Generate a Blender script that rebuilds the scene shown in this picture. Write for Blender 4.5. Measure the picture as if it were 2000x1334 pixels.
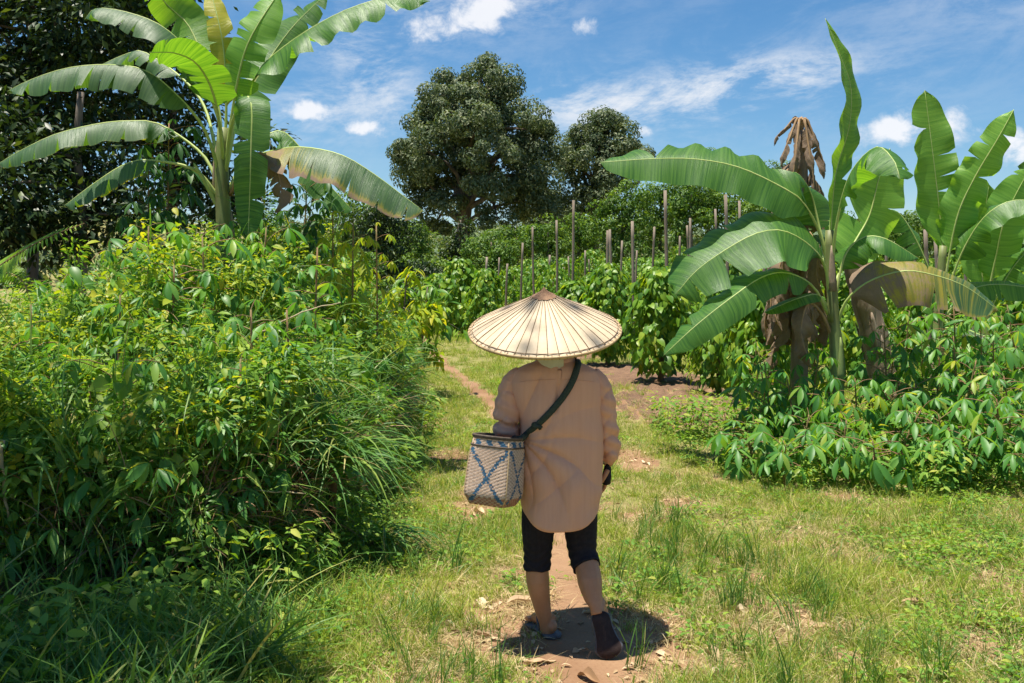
import bpy, bmesh, math, random
import numpy as np
from mathutils import Vector, Matrix
from mathutils.bvhtree import BVHTree

random.seed(7)
RNG = np.random.default_rng(11)
for o in list(bpy.data.objects):
    bpy.data.objects.remove(o)
SC = bpy.context.scene
COL = SC.collection

# ---------------------------------------------------------------- camera
FPX, CAMZ, HORY = 1944.0, 1.65, 550.0
cam = bpy.data.cameras.new('camera')
cam.sensor_width = 36.0
cam.lens = 36.0 * FPX / 2000.0
cam.shift_y = -(667.0 - HORY) / 2000.0
cam.clip_start, cam.clip_end = 0.05, 3000
camo = bpy.data.objects.new('camera', cam)
COL.objects.link(camo)
camo.location = (0, 0, CAMZ)
camo.rotation_euler = (math.radians(90), 0, 0)
SC.camera = camo
SC.render.resolution_x, SC.render.resolution_y = 1024, 683

# ---------------------------------------------------------------- sky, sun, exposure
SUN_EL, SUN_AZ = math.radians(79.5), math.radians(-115)      # azimuth from +Y (view direction) towards +X
w = bpy.data.worlds.new('World'); SC.world = w; w.use_nodes = True
nt = w.node_tree; nt.nodes.clear()


def nd(nt, t, props=None, **ins):
    n = nt.nodes.new(t)
    for k, v in (props or {}).items():
        setattr(n, k, v)
    for k, v in ins.items():
        key = int(k[1:]) if k[0] == 'i' and k[1:].isdigit() else k.replace('_', ' ')
        s = n.inputs[key]
        if isinstance(v, bpy.types.NodeSocket):
            nt.links.new(v, s)
        else:
            s.default_value = v
    return n


def mth(nt, op, a, b=None, c=None, clamp=False):
    n = nt.nodes.new('ShaderNodeMath'); n.operation = op; n.use_clamp = clamp
    for i, v in enumerate((a, b, c)):
        if v is None:
            continue
        if isinstance(v, bpy.types.NodeSocket):
            nt.links.new(v, n.inputs[i])
        else:
            n.inputs[i].default_value = v
    return n.outputs[0]


def mix(nt, fac, a, b, mode='MIX'):
    n = nt.nodes.new('ShaderNodeMix'); n.data_type = 'RGBA'; n.blend_type = mode
    for s, v in ((n.inputs[0], fac), (n.inputs[6], a), (n.inputs[7], b)):
        if isinstance(v, bpy.types.NodeSocket):
            nt.links.new(v, s)
        else:
            s.default_value = v if not isinstance(v, tuple) or len(v) != 3 else (*v, 1)
    return n.outputs[2]


def sstep(nt, x, a, b):
    n = nt.nodes.new('ShaderNodeMapRange'); n.interpolation_type = 'SMOOTHSTEP'
    nt.links.new(x, n.inputs[0]); n.inputs[1].default_value = a; n.inputs[2].default_value = b
    return n.outputs[0]


sky = nd(nt, 'ShaderNodeTexSky', dict(sky_type='NISHITA', sun_disc=False, sun_elevation=SUN_EL,
         sun_rotation=SUN_AZ, air_density=1.0, dust_density=0.15, ozone_density=4.5, altitude=0))
tc = nd(nt, 'ShaderNodeTexCoord')
sx = nd(nt, 'ShaderNodeSeparateXYZ', i0=tc.outputs['Generated'])
az = mth(nt, 'ARCTAN2', sx.outputs[0], sx.outputs[1])
el = mth(nt, 'ARCSINE', sx.outputs[2])


def cvec(a, b, z=0.0):
    return nd(nt, 'ShaderNodeCombineXYZ', i0=a, i1=b, i2=z).outputs[0]


def noise(nt, vec, scale, detail=5.0, rough=.55, dist=0.0):
    return nd(nt, 'ShaderNodeTexNoise', Vector=vec, Scale=scale, Detail=detail, Roughness=rough, Distortion=dist).outputs[0]


def gauss(px, py, rx, ry, rot=0.0):
    a = mth(nt, 'SUBTRACT', az, math.atan((px - 1000) / FPX)); e = mth(nt, 'SUBTRACT', el, math.atan((HORY - py) / FPX))
    c, s = math.cos(rot), math.sin(rot)
    u = mth(nt, 'ADD', mth(nt, 'MULTIPLY', a, c), mth(nt, 'MULTIPLY', e, s))
    v = mth(nt, 'SUBTRACT', mth(nt, 'MULTIPLY', e, c), mth(nt, 'MULTIPLY', a, s))
    u = mth(nt, 'MULTIPLY', u, FPX / rx); v = mth(nt, 'MULTIPLY', v, FPX / ry)
    q = mth(nt, 'ADD', mth(nt, 'MULTIPLY', u, u), mth(nt, 'MULTIPLY', v, v))
    return mth(nt, 'POWER', 2.718, mth(nt, 'MULTIPLY', q, -1.0))


def addup(l):
    r = l[0]
    for x in l[1:]:
        r = mth(nt, 'ADD', r, x)
    return r


# thin streaky cloud: long in azimuth, tilted, present all round the sky
ve = mth(nt, 'ADD', mth(nt, 'MULTIPLY', el, 5.2), mth(nt, 'MULTIPLY', az, -0.9))
streak = noise(nt, cvec(mth(nt, 'MULTIPLY', az, 2.4), ve, 3.1), 4.2, 9, .66, .5)
fine = noise(nt, cvec(mth(nt, 'MULTIPLY', az, 5), mth(nt, 'MULTIPLY', el, 16), 8.0), 6.0, 7, .7)
wis = addup([gauss(1330, 195, 330, 55, .04), gauss(1500, 160, 160, 40, .12), gauss(730, 145, 140, 60, -.75), gauss(620, 225, 120, 50),
             mth(nt, 'MULTIPLY', gauss(1130, 215, 150, 40), .8), gauss(940, 10, 200, 60, .25), mth(nt, 'MULTIPLY', gauss(1900, 60, 300, 60, -.15), .3)])
cir = mth(nt, 'MULTIPLY', sstep(nt, mth(nt, 'ADD', streak, mth(nt, 'MULTIPLY', mth(nt, 'SUBTRACT', fine, .5), .45)), .38, .72),
          mth(nt, 'MULTIPLY', mth(nt, 'ADD', wis, .1), .62))
# heaped clouds
puff = noise(nt, cvec(az, mth(nt, 'MULTIPLY', el, 1.25), 1.7), 26.0, 8, .62, .25)
cum = addup([gauss(700, 253, 52, 20), gauss(905, 30, 140, 46, .3), mth(nt, 'MULTIPLY', gauss(1135, 50, 50, 26), .8), gauss(1735, 272, 60, 32), gauss(1850, 262, 46, 42),
             gauss(1255, 258, 36, 20), gauss(1990, 322, 60, 40), gauss(600, 222, 60, 22), gauss(2500, 250, 160, 70), gauss(-700, 200, 200, 80), gauss(3600, 120, 200, 90)])
cum = sstep(nt, mth(nt, 'ADD', cum, mth(nt, 'MULTIPLY', mth(nt, 'SUBTRACT', puff, .5), 2.1)), .38, 1.0)
cloud = mth(nt, 'MAXIMUM', mth(nt, 'MULTIPLY', cum, .85), cir, clamp=True)
up = sstep(nt, sx.outputs[2], -.01, .05)
cloud = mth(nt, 'MULTIPLY', cloud, up)
hsv = nd(nt, 'ShaderNodeHueSaturation', Color=sky.outputs[0], Saturation=1.32, Value=1.0, Hue=.497)
ccol = mix(nt, cum, (6.6, 7.0, 7.6), (8.2, 8.2, 8.4))
cloud = mth(nt, 'ADD', mth(nt, 'MULTIPLY', cloud, .95), mth(nt, 'MULTIPLY', mth(nt, 'ADD', mth(nt, 'MULTIPLY', streak, .12), .01), up), clamp=True)
skc = mix(nt, cloud, hsv.outputs[0], ccol)
bg = nd(nt, 'ShaderNodeBackground', Color=skc, Strength=.067)
wo = nd(nt, 'ShaderNodeOutputWorld', Surface=bg.outputs[0])

sun = bpy.data.lights.new('sun', 'SUN'); sun.energy = 5.0; sun.angle = math.radians(.53); sun.color = (1, .94, .82)
suno = bpy.data.objects.new('sun', sun); COL.objects.link(suno)
sd = Vector((math.sin(SUN_AZ) * math.cos(SUN_EL), math.cos(SUN_AZ) * math.cos(SUN_EL), math.sin(SUN_EL)))
suno.rotation_euler = sd.to_track_quat('Z', 'Y').to_euler()
suno.location = sd * 50
vs = SC.view_settings
vs.view_transform = 'Standard'; vs.look = 'None'; vs.gamma = 1; vs.use_curve_mapping = False; vs.exposure = 0.88
SC.cycles.max_bounces = 4; SC.cycles.diffuse_bounces = 3; SC.cycles.glossy_bounces = 1; SC.cycles.transmission_bounces = 3
SC.cycles.adaptive_threshold = 0.02
SC.cycles.use_denoising = True
SC.cycles.caustics_reflective = False; SC.cycles.caustics_refractive = False


# ---------------------------------------------------------------- helpers
def P(px, py, D):
    return np.array([(px - 1000) / FPX * D, D, CAMZ - (py - HORY) / FPX * D])


def G(px, py):
    D = CAMZ * FPX / (py - HORY)
    return np.array([(px - 1000) / FPX * D, D])


def nrm(a):
    a = np.asarray(a, float)
    return a / np.maximum(np.linalg.norm(a, axis=-1, keepdims=True), 1e-9)


def smooth(a, b, x):
    t = np.clip((x - a) / (b - a), 0, 1)
    return t * t * (3 - 2 * t)


def mesh(name, V, F, mats=(), smooth_=True, midx=None):
    """V (n,3); F array (m,k) or list of such arrays / lists of polygons"""
    me = bpy.data.meshes.new(name)
    V = np.asarray(V, np.float32)
    Fs = F if isinstance(F, list) else [F]
    Fs = [np.asarray(f, np.int32) for f in Fs if len(f)]
    me.vertices.add(len(V)); me.vertices.foreach_set('co', V.ravel())
    nl = sum(f.size for f in Fs); npoly = sum(len(f) for f in Fs)
    me.loops.add(nl); me.loops.foreach_set('vertex_index', np.concatenate([f.ravel() for f in Fs]))
    tot = np.concatenate([np.full(len(f), f.shape[1], np.int32) for f in Fs])
    st = np.concatenate([[0], np.cumsum(tot)[:-1]]).astype(np.int32)
    me.polygons.add(npoly); me.polygons.foreach_set('loop_start', st); me.polygons.foreach_set('loop_total', tot)
    if smooth_:
        me.polygons.foreach_set('use_smooth', np.ones(npoly, bool))
    if midx is not None:
        me.polygons.foreach_set('material_index', np.asarray(midx, np.int32))
    for m in mats:
        me.materials.append(m)
    me.update(calc_edges=True)
    return me


def ob(name, me, parent=None, loc=None, label=None, cat=None, group=None, kind=None):
    o = bpy.data.objects.new(name, me)
    COL.objects.link(o)
    if parent is not None:
        o.parent = parent
    if loc is not None:
        o.location = [float(v) for v in loc]
    for k, v in (('label', label), ('category', cat), ('group', group), ('kind', kind)):
        if v:
            o[k] = v
    return o


def join(parts):
    V, F, n = [], {}, 0
    for v, f in parts:
        v = np.asarray(v, float)
        for ff in (f if isinstance(f, list) else [f]):
            ff = np.asarray(ff)
            if len(ff):
                F.setdefault(ff.shape[1], []).append(ff + n)
        V.append(v); n += len(v)
    return np.concatenate(V), [np.concatenate(x) for x in F.values()]


def tube(pts, rad, n=8, flat=None):
    """tapered closed tube along pts; flat=(nx,ny,nz, ratio) squashes along a direction"""
    pts = np.asarray(pts, float); m = len(pts)
    rad = np.broadcast_to(np.asarray(rad, float), (m,))
    T = nrm(np.gradient(pts, axis=0))
    ref = np.array([0, 0, 1.0]) if abs(T[:, 2]).mean() < .8 else np.array([0, 1.0, 0])
    S = nrm(np.cross(T, ref)); N = np.cross(S, T)
    a = np.linspace(0, 2 * math.pi, n, endpoint=False)
    V = pts[:, None] + rad[:, None, None] * (np.cos(a)[None, :, None] * S[:, None] + np.sin(a)[None, :, None] * N[:, None])
    if flat is not None:
        d = nrm(np.array(flat[:3], float)); q = V - pts[:, None]
        V = V - (1 - flat[3]) * (q @ d)[..., None] * d
    V = V.reshape(-1, 3)
    i = np.arange(m - 1)[:, None] * n; j = np.arange(n)[None]
    k = (j + 1) % n
    F = np.stack([i + j, i + k, i + n + k, i + n + j], -1).reshape(-1, 4)
    V = np.concatenate([V, pts[:1], pts[-1:]])
    c0, c1 = m * n, m * n + 1
    jj = np.arange(n); kk = (jj + 1) % n
    T3 = np.concatenate([np.stack([np.full(n, c0), kk, jj], -1), np.stack([np.full(n, c1), (m - 1) * n + jj, (m - 1) * n + kk], -1)])
    return V, [F, T3]


def spline(pts, n):
    p = np.asarray(pts, float)
    if len(p) == 2:
        return p[0] + (p[1] - p[0]) * np.linspace(0, 1, n)[:, None]
    q = np.concatenate([[2 * p[0] - p[1]], p, [2 * p[-1] - p[-2]]])
    out = []
    for i in range(len(p) - 1):
        a, b, c, d = q[i:i + 4]
        t = np.linspace(0, 1, 24, endpoint=False)[:, None]
        out.append(.5 * (2 * b + (c - a) * t + (2 * a - 5 * b + 4 * c - d) * t ** 2 + (3 * b - a - 3 * c + d) * t ** 3))
    out = np.concatenate(out + [p[-1:]])
    L = np.concatenate([[0], np.cumsum(np.linalg.norm(np.diff(out, axis=0), axis=1))])
    s = np.linspace(0, L[-1], n)
    return np.stack([np.interp(s, L, out[:, i]) for i in range(3)], -1)


def frames(axis, nr):
    a = nrm(axis); s = nrm(np.cross(a, nr)); n = np.cross(s, a)
    return np.stack([s, a, n], -1)


def scatter(tmpl, pos, R, sc):
    """replicate a template (V, F tris) at many frames"""
    V, F = tmpl
    sc = np.asarray(sc, float)
    if sc.ndim == 1:
        sc = np.repeat(sc[:, None], 3, 1)
    W = np.einsum('nij,nkj->nki', R, V[None] * sc[:, None, :]) + pos[:, None]
    n, k = len(pos), len(V)
    FF = F[None] + (np.arange(n) * k)[:, None, None]
    return W.reshape(-1, 3), FF.reshape(-1, F.shape[1])


def leaf_t(wid, prof, rows, fold=.25, droop=.25, y0=0.0):
    """leaf template, length 1 along +y, top side +z; tris"""
    V, F = [], []
    ts = np.linspace(0, 1, rows)
    V.append((0, y0, 0))
    for t in ts[1:-1]:
        h = wid / 2 * prof(t); z = -droop * t * t
        V += [(-h, t, z + fold * h), (0, t, z), (h, t, z + fold * h)]
    V.append((0, 1, -droop))
    m = rows - 2
    F += [(0, 2, 1), (0, 3, 2)]
    for i in range(m - 1):
        a = 1 + 3 * i; b = a + 3
        F += [(a, a + 1, b + 1), (a, b + 1, b), (a + 1, a + 2, b + 2), (a + 1, b + 2, b + 1)]
    a = 1 + 3 * (m - 1); e = len(V) - 1
    F += [(a, a + 1, e), (a + 1, a + 2, e)]
    return np.array(V, float), np.array(F)


OVAL = lambda t: math.sin(math.pi * t ** .8) ** .8
HEART = lambda t: (math.sin(math.pi * min(1, t ** .55)) ** .8 if t > 0 else 0) * 1.0
LANCE = lambda t: math.sin(math.pi * t ** .9) ** 1.1
FAR = (np.array([(0, 0, 0), (-.5, .45, .12), (.5, .45, .12), (0, 1, -.15)], float), np.array([(0, 2, 3), (0, 3, 1)]))
FAR[0][:, 0] *= .5
ORD = ['first', 'second', 'third', 'fourth', 'fifth', 'sixth', 'seventh', 'eighth', 'ninth', 'tenth', 'eleventh', 'twelfth', 'thirteenth',
       'fourteenth', 'fifteenth', 'sixteenth', 'seventeenth', 'eighteenth', 'nineteenth', 'twentieth']
ORD += ['twenty-' + o for o in ORD[:9]] + ['thirtieth'] + ['thirty-' + o for o in ORD[:9]] + ['fortieth'] + ['forty-' + o for o in ORD[:9]]


# ---------------------------------------------------------------- materials
def new_mat(name):
    m = bpy.data.materials.new(name); m.use_nodes = True
    m.node_tree.nodes.clear()
    return m, m.node_tree


def ramp(nt, fac, stops):
    n = nt.nodes.new('ShaderNodeValToRGB')
    if isinstance(fac, bpy.types.NodeSocket):
        nt.links.new(fac, n.inputs[0])
    el = n.color_ramp.elements
    el[0].position, el[0].color = stops[0][0], (*stops[0][1], 1)
    el[1].position, el[1].color = stops[-1][0], (*stops[-1][1], 1)
    for p, c in stops[1:-1]:
        e = el.new(p); e.color = (*c, 1)
    return n.outputs[0]


def out(nt, sh):
    nt.links.new(sh, nt.nodes.new('ShaderNodeOutputMaterial').inputs[0])


def leaf_mat(name, stops, tr=.33, trc=(1.9, 1.75, .5), rough=.5, spec=.28, back=None, nscale=3.0):
    m, t = new_mat(name)
    g = nd(t, 'ShaderNodeNewGeometry'); oi = nd(t, 'ShaderNodeObjectInfo')
    r = mth(t, 'FRACT', mth(t, 'ADD', g.outputs['Random Per Island'], oi.outputs['Random']))
    c = ramp(t, r, stops)
    nz = noise(t, g.outputs['Position'], nscale, 3, .6)
    hv = nd(t, 'ShaderNodeHueSaturation', Color=c, Value=mth(t, 'ADD', mth(t, 'MULTIPLY', nz, .9), .55),
            Hue=mth(t, 'ADD', mth(t, 'MULTIPLY', nz, -.05), .525)).outputs[0]
    if back:
        hv = mix(t, g.outputs['Backfacing'], hv, mix(t, 1.0, hv, (*back, 1), 'MULTIPLY'))
    p = nd(t, 'ShaderNodeBsdfPrincipled', Base_Color=hv, Roughness=rough)
    p.inputs['Specular IOR Level'].default_value = spec
    tl = nd(t, 'ShaderNodeBsdfTranslucent', Color=mix(t, 1.0, hv, (*trc, 1), 'MULTIPLY'))
    out(t, nd(t, 'ShaderNodeMixShader', i0=tr, i1=p.outputs[0], i2=tl.outputs[0]).outputs[0])
    return m


def plain_mat(name, c1, c2, scale=20, rough=.8, bump=.3, stretch=(1, 1, 1), spec=.3, bscale=None, coord='Object', dist=.004):
    m, t = new_mat(name)
    tcn = nd(t, 'ShaderNodeTexCoord')
    mp = nd(t, 'ShaderNodeMapping', Vector=tcn.outputs[coord], Scale=stretch)
    a = noise(t, mp.outputs[0], scale, 6, .6); b = noise(t, mp.outputs[0], bscale or scale * 3, 5, .65)
    oi = nd(t, 'ShaderNodeObjectInfo')
    f = mth(t, 'ADD', sstep(t, a, .3, .7), mth(t, 'MULTIPLY', mth(t, 'SUBTRACT', oi.outputs['Random'], .5), .4), clamp=True)
    p = nd(t, 'ShaderNodeBsdfPrincipled', Base_Color=mix(t, f, c1, c2), Roughness=rough)
    p.inputs['Specular IOR Level'].default_value = spec
    if bump:
        bn = nd(t, 'ShaderNodeBump', Strength=bump, Distance=dist, Height=b)
        t.links.new(bn.outputs[0], p.inputs['Normal'])
    out(t, p.outputs[0])
    return m


M = {}
M['vine'] = leaf_mat('vine_leaf', [(0, (.05, .14, .018)), (.3, (.085, .20, .026)), (.62, (.15, .27, .034)), (.9, (.22, .33, .045)), (.985, (.28, .37, .06)), (1, (.48, .36, .04))], back=(1.3, 1.2, 1.5))
M['shrubleaf'] = leaf_mat('shrub_leaf', [(0, (.06, .17, .022)), (.5, (.11, .24, .03)), (.93, (.21, .32, .035)), (1, (.40, .36, .04))], rough=.42, spec=.35, back=(1.3, 1.2, 1.5))
M['cassava'] = leaf_mat('cassava_leaf', [(0, (.05, .165, .03)), (.5, (.08, .225, .038)), (.9, (.15, .30, .045)), (1, (.32, .36, .04))], rough=.45, spec=.35, tr=.33, back=(1.4, 1.3, 1.6))
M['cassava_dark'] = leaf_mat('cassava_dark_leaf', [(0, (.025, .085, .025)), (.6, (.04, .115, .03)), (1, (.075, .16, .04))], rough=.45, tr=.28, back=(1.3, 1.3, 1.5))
M['yellowleaf'] = leaf_mat('yellowing_leaf', [(0, (.17, .29, .025)), (.6, (.28, .37, .025)), (1, (.45, .42, .035))], tr=.42)
M['grass'] = leaf_mat('grass_blade', [(0, (.15, .26, .025)), (.35, (.25, .35, .04)), (.68, (.36, .41, .06)), (.87, (.46, .42, .13)), (1, (.60, .50, .26))], tr=.33, trc=(1.35, 1.35, .6), rough=.6, spec=.2, nscale=1.3)
M['tallgrass'] = leaf_mat('tall_grass_blade', [(0, (.06, .155, .035)), (.6, (.10, .215, .04)), (.92, (.19, .28, .05)), (1, (.40, .34, .12))], tr=.3, rough=.5, spec=.3)
M['straw'] = leaf_mat('dry_grass_blade', [(0, (.34, .25, .11)), (.5, (.48, .38, .19)), (1, (.60, .50, .28))], tr=.2, trc=(1.2, 1.1, .8), rough=.7, spec=.15)
M['stalk'] = leaf_mat('dead_stalk', [(0, (.09, .05, .025)), (.5, (.19, .115, .06)), (1, (.38, .27, .15))], tr=.05, trc=(1, 1, 1), rough=.8, spec=.15)
M['weed'] = leaf_mat('weed_leaf', [(0, (.09, .21, .03)), (.5, (.15, .28, .04)), (.85, (.24, .34, .045)), (1, (.35, .37, .07))], tr=.35, rough=.6, spec=.2, nscale=1.3)
M['pepper'] = leaf_mat('pepper_leaf', [(0, (.055, .15, .016)), (.35, (.10, .23, .02)), (.75, (.18, .31, .028)), (1, (.31, .40, .04))], rough=.42, spec=.35, tr=.38)
M['bigtree'] = leaf_mat('grey_green_leaf', [(0, (.05, .085, .038)), (.5, (.10, .14, .065)), (.85, (.17, .20, .105)), (1, (.25, .27, .16))], rough=.55, spec=.25, tr=.2, trc=(1.3, 1.4, .6), back=(1.25, 1.2, 1.1), nscale=.5)
M['midtree'] = leaf_mat('orchard_leaf', [(0, (.055, .125, .02)), (.5, (.095, .185, .03)), (1, (.17, .265, .045))], rough=.48, tr=.32, nscale=.6)
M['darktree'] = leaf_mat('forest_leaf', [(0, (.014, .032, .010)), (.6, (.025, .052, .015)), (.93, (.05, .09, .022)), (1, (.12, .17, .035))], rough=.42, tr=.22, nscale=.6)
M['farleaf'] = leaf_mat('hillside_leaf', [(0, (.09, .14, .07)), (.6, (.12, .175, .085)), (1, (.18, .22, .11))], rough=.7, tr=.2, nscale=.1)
M['fern'] = leaf_mat('fern_frond', [(0, (.14, .28, .02)), (1, (.26, .38, .03))], tr=.42)
M['bark'] = plain_mat('grey_brown_bark', (.10, .075, .055), (.20, .165, .13), 6, .9, .6, (1, 1, .25), dist=.02)
M['twig'] = plain_mat('green_brown_stem', (.16, .15, .05), (.24, .13, .07), 12, .7, .2)
M['stick'] = plain_mat('pale_dead_stick', (.38, .30, .18), (.50, .40, .24), 20, .8, .2)
M['post'] = plain_mat('weathered_post', (.15, .115, .085), (.29, .235, .185), 9, .9, .5, (1, 1, .12), dist=.008)
M['bstem'] = plain_mat('banana_pseudostem', (.23, .30, .09), (.12, .12, .045), 7, .55, .25, (1, 1, .2), spec=.4)
M['bdead'] = plain_mat('dead_banana_trunk', (.20, .145, .10), (.35, .27, .20), 8, .9, .7, (1, 1, .12), dist=.02)
M['rib'] = plain_mat('banana_midrib', (.30, .40, .10), (.42, .48, .17), 5, .5, .1, spec=.4)
M['ribdry'] = plain_mat('dry_midrib', (.24, .15, .08), (.34, .22, .12), 9, .8, .2)


def banana_mat(name, c1, c2, trc, tr=.34, rough=.35, spots=0.0):
    m, t = new_mat(name)
    uv = nd(t, 'ShaderNodeUVMap').outputs[0]
    g = nd(t, 'ShaderNodeNewGeometry'); oi = nd(t, 'ShaderNodeObjectInfo')
    vec = nd(t, 'ShaderNodeVectorMath', dict(operation='ADD'), i0=uv, i1=nd(t, 'ShaderNodeCombineXYZ', i0=mth(t, 'MULTIPLY', oi.outputs['Random'], 40.0)).outputs[0]).outputs[0]
    st = noise(t, nd(t, 'ShaderNodeMapping', Vector=vec, Scale=(26, .7, 1)).outputs[0], 1.0, 4, .7)
    fin = noise(t, nd(t, 'ShaderNodeMapping', Vector=vec, Scale=(150, 2.2, 1)).outputs[0], 1.0, 3, .6)
    blot = noise(t, vec, 6.0, 7, .75)
    c = mix(t, sstep(t, mth(t, 'ADD', mth(t, 'MULTIPLY', st, .75), mth(t, 'MULTIPLY', fin, .25)), .3, .7), c1, c2)
    at = nd(t, 'ShaderNodeAttribute', dict(attribute_name='dry')).outputs['Fac']
    dm = sstep(t, mth(t, 'ADD', at, mth(t, 'MULTIPLY', mth(t, 'SUBTRACT', mth(t, 'ADD', mth(t, 'MULTIPLY', blot, .6), mth(t, 'MULTIPLY', st, .4)), .5), 1.5)), .36, .62)
    yel = sstep(t, mth(t, 'ADD', at, mth(t, 'MULTIPLY', mth(t, 'SUBTRACT', st, .5), .9)), .22, .5)
    drc = mix(t, blot, (.055, .033, .022), (.33, .23, .155))
    c = mix(t, mth(t, 'MULTIPLY', yel, .75), c, (.34, .27, .02))
    c = mix(t, dm, c, drc)
    c = mix(t, mth(t, 'MULTIPLY', g.outputs['Backfacing'], .6), c, mix(t, 1.0, c, (1.5, 1.45, 1.6, 1), 'MULTIPLY'))
    bn = nd(t, 'ShaderNodeBump', Strength=.5, Distance=.006, Height=mth(t, 'ADD', fin, st))
    p = nd(t, 'ShaderNodeBsdfPrincipled', Base_Color=c, Roughness=mth(t, 'ADD', mth(t, 'MULTIPLY', dm, .4), rough), Normal=bn.outputs[0])
    p.inputs['Specular IOR Level'].default_value = .5
    tl = nd(t, 'ShaderNodeBsdfTranslucent', Color=mix(t, 1.0, c, (*trc, 1), 'MULTIPLY'))
    f = mth(t, 'MULTIPLY', mth(t, 'SUBTRACT', 1.0, mth(t, 'MULTIPLY', dm, .75)), tr)
    out(t, nd(t, 'ShaderNodeMixShader', i0=f, i1=p.outputs[0], i2=tl.outputs[0]).outputs[0])
    return m


M['ban'] = banana_mat('banana_blade', (.022, .10, .016), (.11, .25, .04), (2.6, 2.1, .45), tr=.4, rough=.42)
M['bandark'] = banana_mat('banana_old_blade', (.025, .075, .026), (.085, .165, .06), (2.8, 2.6, .45), rough=.45)
M['banyel'] = banana_mat('banana_yellow_blade', (.36, .36, .02), (.50, .44, .05), (1.5, 1.4, .4))
M['banlight'] = banana_mat('banana_young_backlit_blade', (.09, .24, .03), (.20, .38, .06), (2.0, 1.7, .4), tr=.46, rough=.42)  # paler green of young leaves, brightened further to imitate sun through upright blades


# ---------------------------------------------------------------- terrain
def sn(x, y, s):
    """cheap smooth noise, about -1..1"""
    return (np.sin(1.7 * x + 2.1 * y + s) + np.sin(-2.9 * x + 1.3 * y + 2.3 * s) + np.sin(3.7 * x + 4.1 * y + 1.1 * s) * .6 + np.sin(-5.3 * x + 6.7 * y + .7 * s) * .45) / 2.6


EY = [3.0, 4.3, 4.9, 5.6, 7, 9, 12.8, 17, 21, 30]
EX = [-2.2, -1.75, -1.45, -1.2, -1.08, -1.06, -1.28, -1.95, -2.9, -4.2]


def mound_d(x, y):
    return np.interp(y, EY, EX) - x, y - (4.85 + .12 * np.sin(3 * x) + .25 * smooth(-1.9, -1.2, x))


def mound(x, y):
    """height of the overgrown bank on the left, plants included"""
    x = np.asarray(x, float); y = np.asarray(y, float)
    dr, df = mound_d(x, y)
    h = 2.02 * (1 - np.exp(-np.maximum(dr, 0) / .38)) * (1 - np.exp(-np.maximum(df, 0) / 1.3))
    h = h * (1 - .35 * smooth(11, 15, y)) * (1 - smooth(18, 26, y))
    h = h * (1 + .10 * sn(x * 1.1, y * 1.1, 3.0) + .19 * sn(x * 2.6, y * 2.6, 8.0)) * (1 - .38 * (1 - smooth(-4.3, -2.1, x)))
    return np.maximum(h, 0)


def terr(x, y):
    x = np.asarray(x, float); y = np.asarray(y, float)
    hinge = 2 * np.log1p(np.exp(np.clip((np.minimum(y, 62) - 19) / 2, -30, 30)))
    r = .05 * hinge * (.12 + .88 * smooth(-5, 4, x))
    hill = 19 * smooth(75, 330, y) * (1 - .25 * np.sin(x * .012 + 1.0))
    near = 1 - np.exp(-((x - .25) ** 2 + (y - 4.6) ** 2) / .5)
    b = .018 * sn(x * 2.2, y * 2.2, 1.0) * near + .05 * sn(x * .35, y * .35, 4.) * smooth(6, 14, y)
    return r + hill + b + .42 * mound(x, y)


PATH = np.array([G(*p) for p in [(1215, 1700), (1190, 1420), (1158, 1285), (1108, 1150), (1090, 1060), (1058, 960), (1015, 870), (962, 790), (908, 744), (872, 717), (838, 690), (822, 664)]])
SOIL = [(1275, 750, 135, 24), (1330, 800, 150, 36), (1190, 728, 70, 12), (1440, 790, 70, 24), (1120, 705, 60, 8)]                 # dug soil round the pepper vines (pixels)
BARE = [(1180, 1265, 230, 105), (872, 892, 55, 17), (930, 985, 45, 40), (1000, 1200, 110, 40), (1480, 1195, 130, 26), (1480, 1135, 60, 18), (1600, 1230, 120, 18), (1240, 900, 50, 30),
        (950, 1260, 120, 40), (1400, 1300, 90, 25), (1960, 1150, 50, 40), (850, 830, 30, 12), (1940, 1270, 80, 40), (1330, 985, 50, 20)]


def seg_d(x, y, pl):
    d = np.full(np.shape(x), 1e9)
    for a, b in zip(pl[:-1], pl[1:]):
        e = b - a; t = np.clip(((x - a[0]) * e[0] + (y - a[1]) * e[1]) / (e @ e), 0, 1)
        d = np.minimum(d, np.hypot(x - a[0] - t * e[0], y - a[1] - t * e[1]))
    return d


def spots(x, y, L):
    m = np.zeros(np.shape(x))
    for px, py, rx, ry in L:
        c = G(px, py); rX = rx / FPX * c[1]; rY = .5 * abs(G(px, py - ry)[1] - G(px, py + ry)[1])
        q = ((x - c[0]) / rX) ** 2 + ((y - c[1]) / rY) ** 2
        m = np.maximum(m, 1 - smooth(.15, 1.35, q + .4 * sn(x * 6, y * 6, px) + .25 * sn(x * 17, y * 17, py)))
    return m


def path_mask(x, y):
    wd = np.maximum(.02, .165 + .07 * sn(x * 2.5, y * 2.5, 9.) - .03 * smooth(7, 14, y))
    return 1 - smooth(.5, 1.35, seg_d(x, y, PATH) / wd)


def soil_mask(x, y):
    return spots(x, y, SOIL)


def worn(x, y):
    return np.clip(2.0 * (.5 + .5 * sn(x * 1.5, y * 1.5, 21.)) + .8 * sn(x * 7, y * 7, 2.) * .5 - 1.15, 0, .8) * (1 - smooth(7.5, 10, y)) * smooth(-.9, -.3, x)


def dirt(x, y):
    return np.maximum.reduce([path_mask(x, y), soil_mask(x, y), spots(x, y, BARE) * .85, worn(x, y)])


def axis_pts(fine, lo, hi, step, g=1.16):
    c = list(np.arange(fine[0], fine[1] + 1e-6, step))
    s = step; v = c[-1]
    while v < hi:
        s *= g; v += s; c.append(v)
    s = step; v = c[0]
    while v > lo:
        s *= g; v -= s; c.insert(0, v)
    return np.array(c)


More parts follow.
